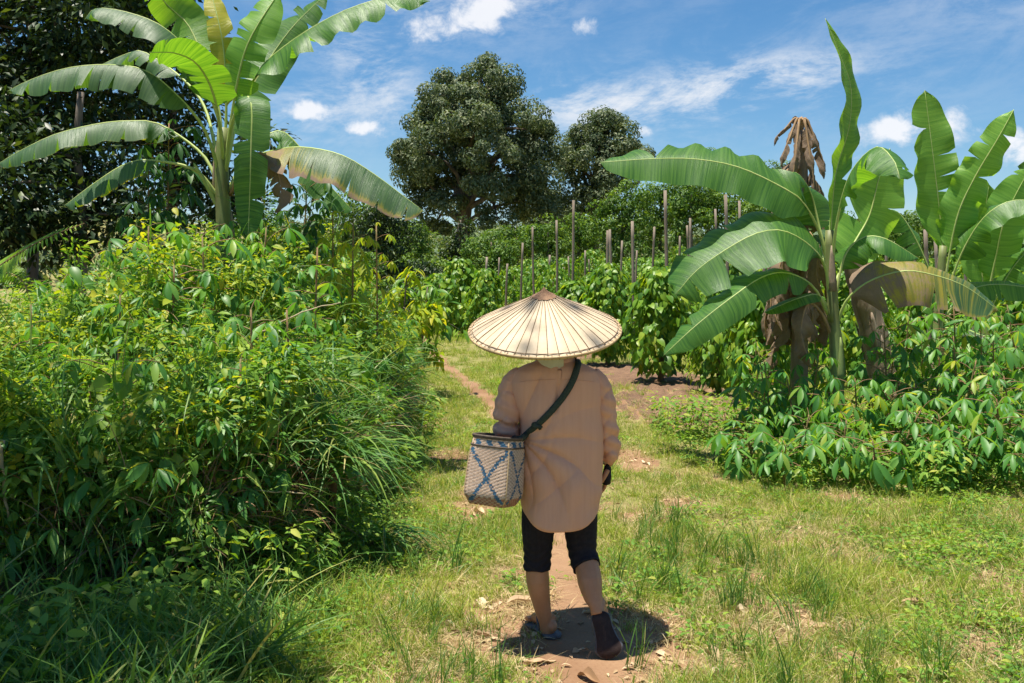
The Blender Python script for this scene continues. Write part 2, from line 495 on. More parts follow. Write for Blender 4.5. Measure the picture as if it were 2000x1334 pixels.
gx = axis_pts((-2.2, 3.6), -700, 700, .05, 1.09); gy = axis_pts((3.6, 9.0), -60, 1200, .05, 1.06)
XX, YY = np.meshgrid(gx, gy)
ZZ = terr(XX, YY)
SM = soil_mask(XX, YY)
ZZ = ZZ + SM * (.05 + .035 * sn(XX * 9, YY * 9, 5.))
nx_ = len(gx)
V = np.stack([XX, YY, ZZ], -1).reshape(-1, 3)
ii = (np.arange(len(gy) - 1)[:, None] * nx_ + np.arange(nx_ - 1)[None]).ravel()
F = np.stack([ii, ii + 1, ii + nx_ + 1, ii + nx_], -1)
cx, cy = V[F].mean(1)[:, 0], V[F].mean(1)[:, 1]
pm = np.maximum(path_mask(cx, cy), (spots(cx, cy, BARE[:1]) > .3) * 1.0) > .45
sm = (soil_mask(cx, cy) > .4) & ~pm


def ground_mat():
    m, t = new_mat('ground_earth_and_turf')
    g = nd(t, 'ShaderNodeNewGeometry'); pos = g.outputs['Position']
    d = nd(t, 'ShaderNodeAttribute', dict(attribute_name='dirt')).outputs['Fac']
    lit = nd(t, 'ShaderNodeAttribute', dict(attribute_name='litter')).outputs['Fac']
    n1 = noise(t, pos, 1.3, 6, .65); n2 = noise(t, pos, 9, 7, .7); n3 = noise(t, pos, 60, 6, .7)
    turf = mix(t, sstep(t, n2, .3, .7), (.17, .155, .055), (.26, .245, .085))
    turf = mix(t, sstep(t, n3, .45, .75), turf, (.26, .20, .10))
    earth = mix(t, sstep(t, n1, .3, .7), (.215, .12, .066), (.31, .19, .11))
    earth = mix(t, mth(t, 'MULTIPLY', sstep(t, n3, .4, .75), .5), earth, (.19, .10, .055))
    dm = sstep(t, mth(t, 'ADD', d, mth(t, 'MULTIPLY', mth(t, 'SUBTRACT', n2, .5), .9)), .25, .6)
    c = mix(t, dm, turf, earth)
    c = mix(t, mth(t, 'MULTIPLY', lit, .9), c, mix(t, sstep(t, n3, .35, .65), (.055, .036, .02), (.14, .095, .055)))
    bn = nd(t, 'ShaderNodeBump', Strength=.7, Distance=.02, Height=mth(t, 'ADD', mth(t, 'MULTIPLY', n2, .6), mth(t, 'MULTIPLY', n3, .4)))
    p = nd(t, 'ShaderNodeBsdfPrincipled', Base_Color=c, Roughness=.92, Normal=bn.outputs[0])
    p.inputs['Specular IOR Level'].default_value = .15
    out(t, p.outputs[0])
    return m


M['ground'] = ground_mat()


def soil_mat():
    m, t = new_mat('dug_red_soil')
    pos = nd(t, 'ShaderNodeNewGeometry').outputs['Position']
    n2 = noise(t, pos, 7, 7, .75); n3 = noise(t, pos, 30, 6, .7)
    c = mix(t, sstep(t, n2, .3, .7), (.13, .07, .04), (.27, .155, .085))
    bn = nd(t, 'ShaderNodeBump', Strength=1.0, Distance=.06, Height=mth(t, 'ADD', n2, mth(t, 'MULTIPLY', n3, .5)))
    p = nd(t, 'ShaderNodeBsdfPrincipled', Base_Color=c, Roughness=.95, Normal=bn.outputs[0])
    out(t, p.outputs[0])
    return m


M['soil'] = soil_mat()


def ground_piece(name, sel, label, cat):
    f = F[sel]; u, inv = np.unique(f, return_inverse=True)
    v = V[u]; me = mesh(name, v, inv.reshape(f.shape), [M['soil' if name == 'soil' else 'ground']])
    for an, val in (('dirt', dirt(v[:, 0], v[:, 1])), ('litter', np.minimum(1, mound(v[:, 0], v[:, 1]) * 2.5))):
        a = me.attributes.new(an, 'FLOAT', 'POINT'); a.data.foreach_set('value', val.astype(np.float32))
    o = ob(name, me, label=label, cat=cat, kind='structure')
    return o


ground_piece('ground', ~pm & ~sm, 'grassy clearing ground running back to the hillside', 'ground')
ground_piece('dirt_path', pm, 'narrow reddish dirt footpath worn through the grass', 'path')
ground_piece('soil', sm, 'dug red soil around the first pepper vines', 'soil')


def gz(x, y):
    return terr(x, y) + soil_mask(np.asarray(x, float), np.asarray(y, float)) * .05


# ---------------------------------------------------------------- stuff scattered with geometry nodes
def gn_scatter(name, src, pts, rot, sc, label, cat):
    so = bpy.data.objects.new(name + '_piece', src)
    me = bpy.data.meshes.new(name)
    me.vertices.add(len(pts)); me.vertices.foreach_set('co', np.asarray(pts, np.float32).ravel())
    a = me.attributes.new('rot', 'FLOAT_VECTOR', 'POINT'); a.data.foreach_set('vector', np.asarray(rot, np.float32).ravel())
    a = me.attributes.new('sc', 'FLOAT', 'POINT'); a.data.foreach_set('value', np.asarray(sc, np.float32))
    o = ob(name, me, label=label, cat=cat, kind='stuff')
    ng = bpy.data.node_groups.new(name, 'GeometryNodeTree')
    ng.interface.new_socket('Geometry', in_out='INPUT', socket_type='NodeSocketGeometry')
    ng.interface.new_socket('Geometry', in_out='OUTPUT', socket_type='NodeSocketGeometry')
    gi = ng.nodes.new('NodeGroupInput'); go = ng.nodes.new('NodeGroupOutput')
    oi = ng.nodes.new('GeometryNodeObjectInfo'); oi.inputs[0].default_value = so
    ip = ng.nodes.new('GeometryNodeInstanceOnPoints')
    ra = ng.nodes.new('GeometryNodeInputNamedAttribute'); ra.data_type = 'FLOAT_VECTOR'; ra.inputs[0].default_value = 'rot'
    sa = ng.nodes.new('GeometryNodeInputNamedAttribute'); sa.data_type = 'FLOAT'; sa.inputs[0].default_value = 'sc'
    L = ng.links.new
    L(gi.outputs[0], ip.inputs['Points']); L(oi.outputs['Geometry'], ip.inputs['Instance'])
    L(ra.outputs[0], ip.inputs['Rotation']); L(sa.outputs[0], ip.inputs['Scale']); L(ip.outputs[0], go.inputs[0])
    md = o.modifiers.new('scatter', 'NODES'); md.node_group = ng
    return o


def blade(n, h, wdt, lean, R, seg=3, rng=RNG):
    """a tuft of n curved blades"""
    ang = rng.uniform(0, 2 * math.pi, n); rr = R * np.sqrt(rng.random(n))
    bx, by = rr * np.cos(ang), rr * np.sin(ang)
    d = rng.uniform(0, 2 * math.pi, n); hh = h * rng.uniform(.45, 1.1, n); ln = lean * rng.uniform(.2, 1.3, n)
    V, F = [], []
    for i in range(n):
        dx, dy = math.cos(d[i]), math.sin(d[i]); tw = rng.uniform(0, 6.3)
        sx_, sy_ = math.cos(tw), math.sin(tw)
        b = len(V)
        for k in range(seg):
            t = k / seg
            f = ln[i] * t * t * hh[i]; z = hh[i] * (t - .35 * ln[i] * t * t)
            hw = wdt * .5 * (1 - t) ** .6 * (.7 + .6 * t)
            V += [(bx[i] + dx * f - sx_ * hw, by[i] + dy * f - sy_ * hw, z), (bx[i] + dx * f + sx_ * hw, by[i] + dy * f + sy_ * hw, z)]
        f = ln[i] * hh[i]; V.append((bx[i] + dx * f, by[i] + dy * f, hh[i] * (1 - .35 * ln[i])))
        for k in range(seg - 1):
            a = b + 2 * k; F += [(a, a + 1, a + 3), (a, a + 3, a + 2)]
        a = b + 2 * (seg - 1); F.append((a, a + 1, a + 2))
    return np.array(V), np.array(F)


def mesh_t(name, vf, mat):
    return mesh(name, vf[0], vf[1], [mat] if not isinstance(mat, (list, tuple)) else mat)


def pick(n, x0, x1, y0, y1, keep, rng=RNG, power=1.0):
    """random ground positions inside the view's wedge, density falling with distance"""
    u = rng.random(n); y = y0 * (y1 / y0) ** (u ** power)
    x = rng.uniform(-1, 1, n) * (.56 * y + .4)
    k = (x > x0) & (x < x1) & (rng.random(n) < keep(x, y))
    return x[k], y[k]


def tufts(name, src, x, y, s0, s1, label, cat, tilt=.12, grow=0.0, rng=RNG):
    n = len(x)
    z = gz(x, y) - .004
    rot = np.stack([rng.normal(0, tilt, n), rng.normal(0, tilt, n), rng.uniform(0, 6.28, n)], -1)
    sc = rng.uniform(s0, s1, n) * (1 + grow * np.maximum(0, y - 6))
    gn_scatter(name, src, np.stack([x, y, z], -1), rot, sc, label, cat)


def patch(x, y, s, f=1.0):
    return .5 + .5 * sn(x * f, y * f, s)


open_ground = lambda x, y: (mound(x, y) < .05) * 1.0
# cassava bed on the right (front edge line)
CB = np.array([G(1300, 880), G(1420, 925), G(1530, 950), G(1700, 962), G(2150, 975)])


def in_bed(x, y):
    ye = np.interp(x, CB[:, 0], CB[:, 1])
    return smooth(-.45, .3, y - ye) * (x > CB[0, 0] + .02) * (1 - smooth(11.5, 12.5, y)) * smooth(0, .5, x - (1.25 + .06 * np.maximum(0, y - 9)))


feet = lambda x, y: 1 - np.exp(-(((x - .30) / .42) ** 2 + ((y - 4.42) / .40) ** 2) ** 2)
lawn = lambda x, y: feet(x, y) * open_ground(x, y) * np.clip(1 - dirt(x, y) * 1.25, 0.02, 1) * (1 - .9 * in_bed(x, y))
tm = mesh_t('grass_tuft', blade(34, .085, .0045, .9, .075), M['grass'])
x, y = pick(52000, -9, 30, 3.4, 32, lambda x, y: lawn(x, y) * np.clip(  .15 + 1.25 * patch(x, y, 2., 1.6), .08, 1))
tufts('grass', tm, x, y, .40, .95, 'short yellow-green grass covering the open ground', 'grass', grow=.05)
tm = mesh_t('fine_grass_tuft', blade(22, .17, .0046, .9, .09), M['grass'])
x, y = pick(13000, -9, 30, 3.4, 26, lambda x, y: lawn(x, y) * np.clip(1.6 * patch(x, y, 5., 1.1) - .4, .06, 1))
tufts('longer_grass', tm, x, y, .4, 1.25, 'longer grass standing in patches beside the path', 'grass', grow=.03)
tm = mesh_t('green_grass_tuft', blade(20, .13, .006, 1.1, .08), M['tallgrass'])
x, y = pick(9000, -9, 30, 3.4, 20, lambda x, y: lawn(x, y) * np.clip(2.2 * patch(x, y, 15., 1.9) - .75, 0, 1))
tufts('green_grass', tm, x, y, .4, 1.2, 'darker green grass growing in uneven patches', 'grass', tilt=.2)
tm = mesh_t('straw_tuft', blade(16, .07, .004, 2.2, .09), M['straw'])
x, y = pick(24000, -3, 14, 3.4, 14, lambda x, y: feet(x, y) * open_ground(x, y) * (1 - .8 * in_bed(x, y)) * (1 - path_mask(x, y)) * np.clip(.2 + .9 * patch(x, y, 7., 1.7), 0, 1))
tufts('dry_grass', tm, x, y, .5, 1.3, 'dry straw-coloured grass lying among the green', 'grass')


# low broad-leaved weeds: a little rosette with upright stems
def weed_src(nl, h, ll, lw, seed):
    r = np.random.default_rng(seed); parts = []
    T = leaf_t(lw, OVAL, 4, .3, .35)
    n = nl; a = r.uniform(0, 6.28, n); zz = h * r.random(n) ** .7; rr = .10 * r.random(n) ** .5
    pos = np.stack([rr * np.cos(a), rr * np.sin(a), zz], -1)
    ax = np.stack([np.cos(a), np.sin(a), r.uniform(-.3, .6, n)], -1)
    nr = np.array([0, 0, 1.]) + r.normal(0, .35, (n, 3))
    v, f = scatter(T, pos, frames(ax, nr), ll * r.uniform(.6, 1.2, n)); parts.append((v, f))
    for k in range(5):
        i = r.integers(n); tv, tf = tube([(pos[i, 0] * .3, pos[i, 1] * .3, 0), pos[i] + (0, 0, .002)], [.002, .0014], 4)
        q = tf[0]; parts.append((tv, np.concatenate([q[:, :3], q[:, [0, 2, 3]]])))
    V_, F_ = join(parts)
    return V_, F_[0]


wm = mesh_t('weed_plant', weed_src(26, .06, .034, .5, 3), M['weed'])
x, y = pick(15000, -9, 30, 3.4, 20, lambda x, y: feet(x, y) * (1 - soil_mask(x, y)) * open_ground(x, y) * (1 - .95 * dirt(x, y)) * np.clip(.3 * (patch(x, y, 12., 1.2) > .55) + .75 * smooth(1.2, 2.8, x - .12 * (y - 4)) * smooth(4.2, 6.2, y) * patch(x, y, 3.3, 2.) + .9 * in_bed(x, y) + .8 * smooth(-.45, -1.0, x) * (1 - smooth(9, 14, y)), 0, 1))
tufts('ground_cover', wm, x, y, .5, 1.3, 'low broad-leaved weeds spreading over the ground', 'weeds', tilt=.25)
wm = mesh_t('tall_weed_plant', weed_src(60, .32, .06, .42, 5), M['weed'])
x, y = pick(2600, -9, 12, 3.4, 13, lambda x, y: (1 - .9 * soil_mask(x, y)) * np.clip(.9 * in_bed(x, y) + .5 * (np.abs(mound_d(x, y)[0] + .08) < .22), 0, 1))
tufts('bushy_weeds', wm, x, y, .6, 1.4, 'knee-high bushy weeds at the foot of the thickets', 'weeds', tilt=.2)
# coarse grass in the shaded lower left and along the bank
tg = mesh_t('coarse_grass_tuft', blade(16, .42, .016, 1.0, .06, 5), M['tallgrass'])
x, y = pick(5200, -4, -.5, 3.1, 14, lambda x, y: smooth(-.75, -1.25, x + .10 * np.maximum(0, 5 - y)) * np.where(mound(x, y) > .9, .10, np.where((y > 4.75) & (x > -2.6), .3, .75)))
tufts('coarse_grass', tg, x, y, .5, 1.25, 'coarse long-bladed grass along the foot of the left bank', 'grass', tilt=.3)
tg = mesh_t('upright_grass_tuft', blade(18, .34, .008, .45, .05, 4), M['tallgrass'])
UP = [(1370, 1050), (1330, 1110), (1400, 1150), (1440, 1160), (1590, 1130), (1600, 1160), (1300, 1020), (1550, 1300), (1480, 1320), (1290, 1060), (860, 1320), (780, 1250), (1680, 1250), (1860, 1230), (830, 1080), (1240, 1000), (1500, 1090), (1760, 1320)]
gp = np.concatenate([np.array([G(a, b + 30)]) + RNG.normal(0, .17, (7, 2)) for a, b in UP])
tufts('upright_grass', tg, gp[:, 0], gp[:, 1], .3, .95, 'upright dark green grass tufts rising above the turf', 'grass', tilt=.15)

# ---------------------------------------------------------------- trees
def lobes_px(L, D):
    """(px, py, r_px, depth offset m) -> centre, radius"""
    return [(P(px, py, D + dd), r / FPX * D) for px, py, r, dd in L]


def crown(lobes, dens, clump_r, per, ll, tmpl=FAR, seed=0, flat=.8, hang=.2, upn=1.0, shell=False):
    r = np.random.default_rng(seed); C, OUT = [], []
    for c, R in lobes:
        n = max(4, int(dens * R * R))
        d = nrm(r.normal(0, 1, (n, 3))); d[:, 2] *= flat
        C.append(np.asarray(c) + d * (R * (1 - .55 * r.random(n) ** 1.8))[:, None]); OUT.append(d)
    C = np.concatenate(C); OUT = np.concatenate(OUT)
    cr = clump_r * r.uniform(.6, 1.3, len(C))
    ci = np.repeat(np.arange(len(C)), per)
    off = r.normal(0, .5, (len(ci), 3)) * cr[ci, None] * np.array([1, 1, .75])
    if shell:                                                  # leaves sit on the outside of rounded clumps
        dv = nrm(r.normal(0, 1, (len(ci), 3))); off = dv * (cr[ci] * (.55 + .5 * r.random(len(ci)) ** .6))[:, None] * np.array([1, 1, .8])
    pos = C[ci] + off
    ax = nrm(off) * .8 + OUT[ci] * .5 + r.normal(0, .45, (len(ci), 3)) + np.array([0, 0, -hang])
    nr = np.array([0, 0, upn * .6]) + nrm(off) * .8 + OUT[ci] * .3 + r.normal(0, .35, (len(ci), 3))
    if shell:
        ax = np.cross(dv, r.normal(0, 1, (len(ci), 3))) + np.array([0, 0, -.5]) + dv * .3; nr = dv + np.array([0, 0, .45]) + r.normal(0, .28, (len(ci), 3))
    return scatter(tmpl, pos, frames(ax, nr), ll * r.uniform(.6, 1.25, len(ci)))


def tree(name, label, cat, base, trunk, lobes, mat, dens, clump_r, per, ll, tr=.2, seed=0, group=None, limbs=True, tmpl=FAR, bark='bark', hang=.2, shell=False):
    base = np.asarray(base, float)
    t = ob(name, None, loc=base, label=label, cat=cat, group=group)
    tp = spline([np.asarray(p, float) - base for p in trunk], 14)
    ob('trunk', mesh('trunk', *tube(tp, np.linspace(tr, tr * .45, 14) * np.r_[1.5, 1.15, np.ones(12)], 9), [M[bark]]), t)
    r = np.random.default_rng(seed + 50)
    if limbs:
        for c, R in lobes:
            c = np.asarray(c) - base
            k = r.integers(7, 14); a = tp[min(k, 13)]
            if c[2] < a[2]:
                a = tp[r.integers(5, 9)]
            m_ = (a + c) / 2 + np.array([0, 0, .12 * np.linalg.norm(c - a)]) + r.normal(0, .08, 3) * np.linalg.norm(c - a)
            lp = spline([a, m_, c + nrm(c - a) * R * .35], 8)
            ob('limb', mesh('limb', *tube(lp, np.linspace(tr * .42, tr * .08, 8), 6), [M[bark]]), t)
    v, f = crown([(np.asarray(c) - base, R) for c, R in lobes], dens, clump_r, per, ll, tmpl, seed, hang=hang, shell=shell)
    ob('crown', mesh('crown', v, f, [mat], smooth_=False), t, kind='stuff')
    return t


def ground_pt(px, D):
    x_ = (px - 1000) / FPX * D
    return np.array([x_, D, float(terr(x_, D))])


# the two tall trees in the middle
D = 58
L = [(930, 190, 70, 0), (945, 130, 28, 1), (870, 200, 60, -1), (850, 260, 60, 2), (830, 300, 55, -2), (990, 200, 50, 1), (1010, 260, 62, -1), (1040, 290, 52, 1), (930, 270, 75, -2.5), (900, 330, 70, 2),
     (960, 330, 60, -2), (1020, 350, 55, 0), (845, 350, 45, 1), (1050, 340, 40, -1), (870, 410, 36, -1), (1000, 400, 40, 1), (1050, 400, 38, 0), (820, 390, 25, 0), (965, 420, 30, -1.5), (910, 160, 45, 1), (980, 165, 30, 0), (850, 440, 26, 1), (800, 300, 34, 0), (808, 345, 32, .5), (1068, 290, 26, 0), (1060, 245, 26, .5), (815, 250, 30, 0)]
b = ground_pt(905, D)
tree('broadleaf_tree', 'tallest dark green tree with a broad domed crown above the plantation', 'tree', b,
     [b, P(905, 470, D), P(912, 400, D), P(925, 300, D), P(935, 200, D)], lobes_px(L, D), M['bigtree'], 5.2, .72, 260, .22, shell=True, tr=.45, seed=1, group='tall trees behind the plantation')
D = 64
L = [(1185, 260, 50, 0), (1190, 235, 25, 0), (1140, 280, 42, 1), (1215, 290, 45, -1), (1245, 300, 24, 0), (1150, 330, 50, -1), (1200, 335, 45, 1), (1110, 320, 36, 0), (1130, 390, 45, 0), (1105, 420, 32, 1), (1180, 390, 40, -1), (1150, 255, 28, 0), (1165, 440, 26, 0)]
b = ground_pt(1160, D)
tree('broadleaf_tree', 'second tall dark tree, smaller, right of the tallest crown', 'tree', b,
     [b, P(1160, 460, D), P(1158, 380, D), P(1175, 280, D)], lobes_px(L, D), M['bigtree'], 5.6, .72, 260, .22, shell=True, tr=.38, seed=2, group='tall trees behind the plantation')
D = 70
b = ground_pt(1060, D)
L = [(1060, 415, 30, 0), (1050, 380, 22, 0), (1080, 390, 24, 1), (1075, 440, 26, 0), (1040, 450, 28, 0)]
tree('broadleaf_tree', 'low dark tree filling the gap between the two tall trees', 'tree', b, [b, P(1060, 470, D), P(1062, 400, D)], lobes_px(L, D), M['bigtree'], 5, .8, 260, .22, shell=True, tr=.22, seed=3, group='tall trees behind the plantation')
D = 52
b = ground_pt(890, D)
L = [(893, 470, 20, 0), (885, 495, 22, 0), (900, 440, 16, 0), (880, 520, 26, 0), (905, 500, 18, 0)]
tree('ivy_covered_tree', 'dark slender vine-covered trunk below the tallest crown', 'tree', b, [b, P(892, 470, D), P(900, 430, D)], lobes_px(L, D), M['darktree'], 40, .4, 30, .22, tr=.16, seed=4)

# rounded orchard trees in a belt behind the pepper vines
ORCH = [(960, 490, 44, 46, 'pale'), (1010, 478, 40, 50, ''), (1070, 470, 48, 47, ''), (1130, 462, 46, 52, ''), (1215, 418, 70, 45, ''), (1290, 405, 66, 48, ''), (1350, 398, 60, 46, 'd'), (1385, 335, 50, 62, 'd'),
        (1420, 415, 66, 47, 'd'), (1480, 408, 62, 50, ''), (1545, 425, 62, 48, ''), (1480, 350, 30, 66, 'd'), (1520, 345, 30, 68, ''), (1620, 470, 60, 46, ''), (1700, 470, 60, 50, ''), (1780, 470, 60, 46, ''), (1880, 460, 60, 48, ''), (1960, 470, 60, 45, ''), (2060, 450, 70, 48, '')]
for i, (px, py, rp, D, k) in enumerate(ORCH):
    b = ground_pt(px, D); r = np.random.default_rng(100 + i)
    L = [(px, py, rp * .62, 0)] + [(px + rp * .62 * math.cos(a), py + rp * .5 * math.sin(a), rp * r.uniform(.36, .52), r.uniform(-.6, .6)) for a in np.arange(6) * 1.05 + r.random()]
    L += [(px + r.uniform(-.6, .6) * rp, py + rp * .9, rp * .5, -.3), (px + r.uniform(-.6, .6) * rp, py + rp * 1.3, rp * .5, -.4)]
    tree('orchard_tree', '%s round orchard tree behind the pepper vines, %s from the left in the belt' % ('dark green' if k == 'd' else 'leafy green', ORD[i]), 'tree', b,
         [b, P(px, py + rp * .4, D), P(px, py - rp * .4, D)], lobes_px(L, D), M['midtree'], 9, .5, 120, .17, shell=True, tr=.1, seed=20 + i, group='belt of orchard trees behind the plantation', limbs=(i in (0, 4, 5, 7)))

# dark forest at the left
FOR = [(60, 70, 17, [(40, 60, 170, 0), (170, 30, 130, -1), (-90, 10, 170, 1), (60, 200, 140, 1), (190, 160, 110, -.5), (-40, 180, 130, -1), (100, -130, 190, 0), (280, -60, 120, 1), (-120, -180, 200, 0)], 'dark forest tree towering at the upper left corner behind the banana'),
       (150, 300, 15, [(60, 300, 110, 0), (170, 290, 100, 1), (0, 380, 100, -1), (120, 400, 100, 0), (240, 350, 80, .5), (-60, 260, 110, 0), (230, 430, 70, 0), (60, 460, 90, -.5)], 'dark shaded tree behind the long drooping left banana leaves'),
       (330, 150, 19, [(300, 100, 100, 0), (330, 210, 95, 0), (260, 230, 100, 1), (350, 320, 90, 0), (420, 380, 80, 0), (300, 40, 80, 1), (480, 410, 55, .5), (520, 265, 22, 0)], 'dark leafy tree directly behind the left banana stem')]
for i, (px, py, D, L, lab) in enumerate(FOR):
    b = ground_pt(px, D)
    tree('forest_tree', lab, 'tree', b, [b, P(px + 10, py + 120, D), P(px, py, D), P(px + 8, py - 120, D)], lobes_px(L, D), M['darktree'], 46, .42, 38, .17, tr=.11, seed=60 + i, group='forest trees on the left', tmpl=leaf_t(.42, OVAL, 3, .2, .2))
# tree out of frame whose crown shades the lower left corner
b = np.array([-4.3, 4.0, float(terr(-4.3, 4.0))])
L = [(np.array(c, float), r) for c, r in [((-3.5, 3.6, 6.0), .8), ((-2.9, 4.1, 6.4), .55), ((-3.0, 3.0, 6.2), .8), ((-4.3, 3.7, 6.6), .9), ((-3.9, 2.6, 6.3), 1.0), ((-4.9, 2.8, 6.0), 1.1), ((-2.2, 3.3, 6.5), .4), ((-2.6, 3.6, 6.3), .5), ((-3.0, 3.7, 6.7), .6)]]
tree('shade_tree', 'tree beside the viewpoint whose crown shades the lower left corner', 'tree', b, [b, b + (.1, 0, 2.5), b + (.4, .1, 4.5), b + (.7, .2, 6)], L, M['midtree'], 52, .30, 28, .14, tr=.16, seed=80)
sh_ = [o for o in COL.objects if o.name == 'shade_tree'][0]
r = np.random.default_rng(4); tw = []
for c_ in ((-1.12, 3.92, 9.5), (-1.36, 3.72, 9.55), (-.98, 4.12, 9.4)):
    n = 4; p_ = np.array(c_) + r.normal(0, 1, (n, 3)) * (.12, .10, .04) - b; ax = r.normal(0, 1, (n, 3)) * (1, 1, .3)
    tw.append(scatter(leaf_t(.45, OVAL, 4, .2, .2), p_, frames(ax, np.array([0, 0, 1.]) + r.normal(0, .3, (n, 3))), r.uniform(.09, .15, n)))
v, f = join(tw)
lb = ob('limb', mesh('limb', *tube(spline([(.7, .2, 5.6), (1.6, .1, 8.2), (2.6, -.1, 9.4), (3.3, -.1, 9.45)], 14), np.linspace(.05, .006, 14), 6), [M['bark']]), sh_)
ob('leaf_spray', mesh('leaf_spray', v, f, [M['midtree']]), lb, kind='stuff')

# small trees and shrubs at the far end of the path
PE = [(832, 560, 52, 40, 'darktree', 'dark shrub closing off the far end of the path'), (800, 545, 40, 46, 'midtree', 'green shrub beyond the bright sapling at the path end'), (862, 545, 32, 44, 'midtree', 'round green shrub just left of the first pepper vine'), (845, 590, 40, 36, 'midtree', 'low green shrub where the path disappears'),
      (790, 610, 40, 34, 'darktree', 'low dark shrub behind the bright sapling'), (700, 560, 60, 34, 'midtree', 'green tree hidden mostly behind the left thicket'),
      (745, 445, 62, 42, 'darktree', 'dark tree closing the gap left of the tallest tree'), (690, 425, 60, 47, 'midtree', 'green tree under the tip of the browned banana leaf'), (800, 470, 46, 50, 'midtree', 'green tree at the left foot of the tallest tree')]
for i, (px, py, rp, D, mt, lab) in enumerate(PE):
    b = ground_pt(px, D); r = np.random.default_rng(200 + i)
    L = [(px, py, rp * .6, 0)] + [(px + rp * .6 * math.cos(a), py + rp * .6 * math.sin(a), rp * .45, r.uniform(-.5, .5)) for a in np.arange(6) * 1.05]
    L += [(px + dx * rp, py + rp * q, rp * .5, 0) for dx, q in ((-.4, 1.0), (.4, 1.0), (0, 1.4), (-.5, 1.6), (.5, 1.6))]
    tree('shrub', lab, 'shrub', b, [b, P(px, py + rp * .3, D), P(px, py - rp * .3, D)], lobes_px(L, D), M[mt], 10, .55, 110, .18, shell=True, tr=.07, seed=220 + i, limbs=False, group='shrubs at the end of the path')
# far hillside wood, one mass
r = np.random.default_rng(5)
n = 420; yy = r.uniform(95, 320, n); xx = r.uniform(-.7, .7, n) * yy
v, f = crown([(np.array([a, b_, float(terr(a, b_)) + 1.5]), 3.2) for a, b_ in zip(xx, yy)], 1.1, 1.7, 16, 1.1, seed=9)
ob('hillside_wood', mesh('hillside_wood', v, f, [M['farleaf']], smooth_=False), label='hazy wooded hillside far behind the path', cat='wood', kind='stuff')


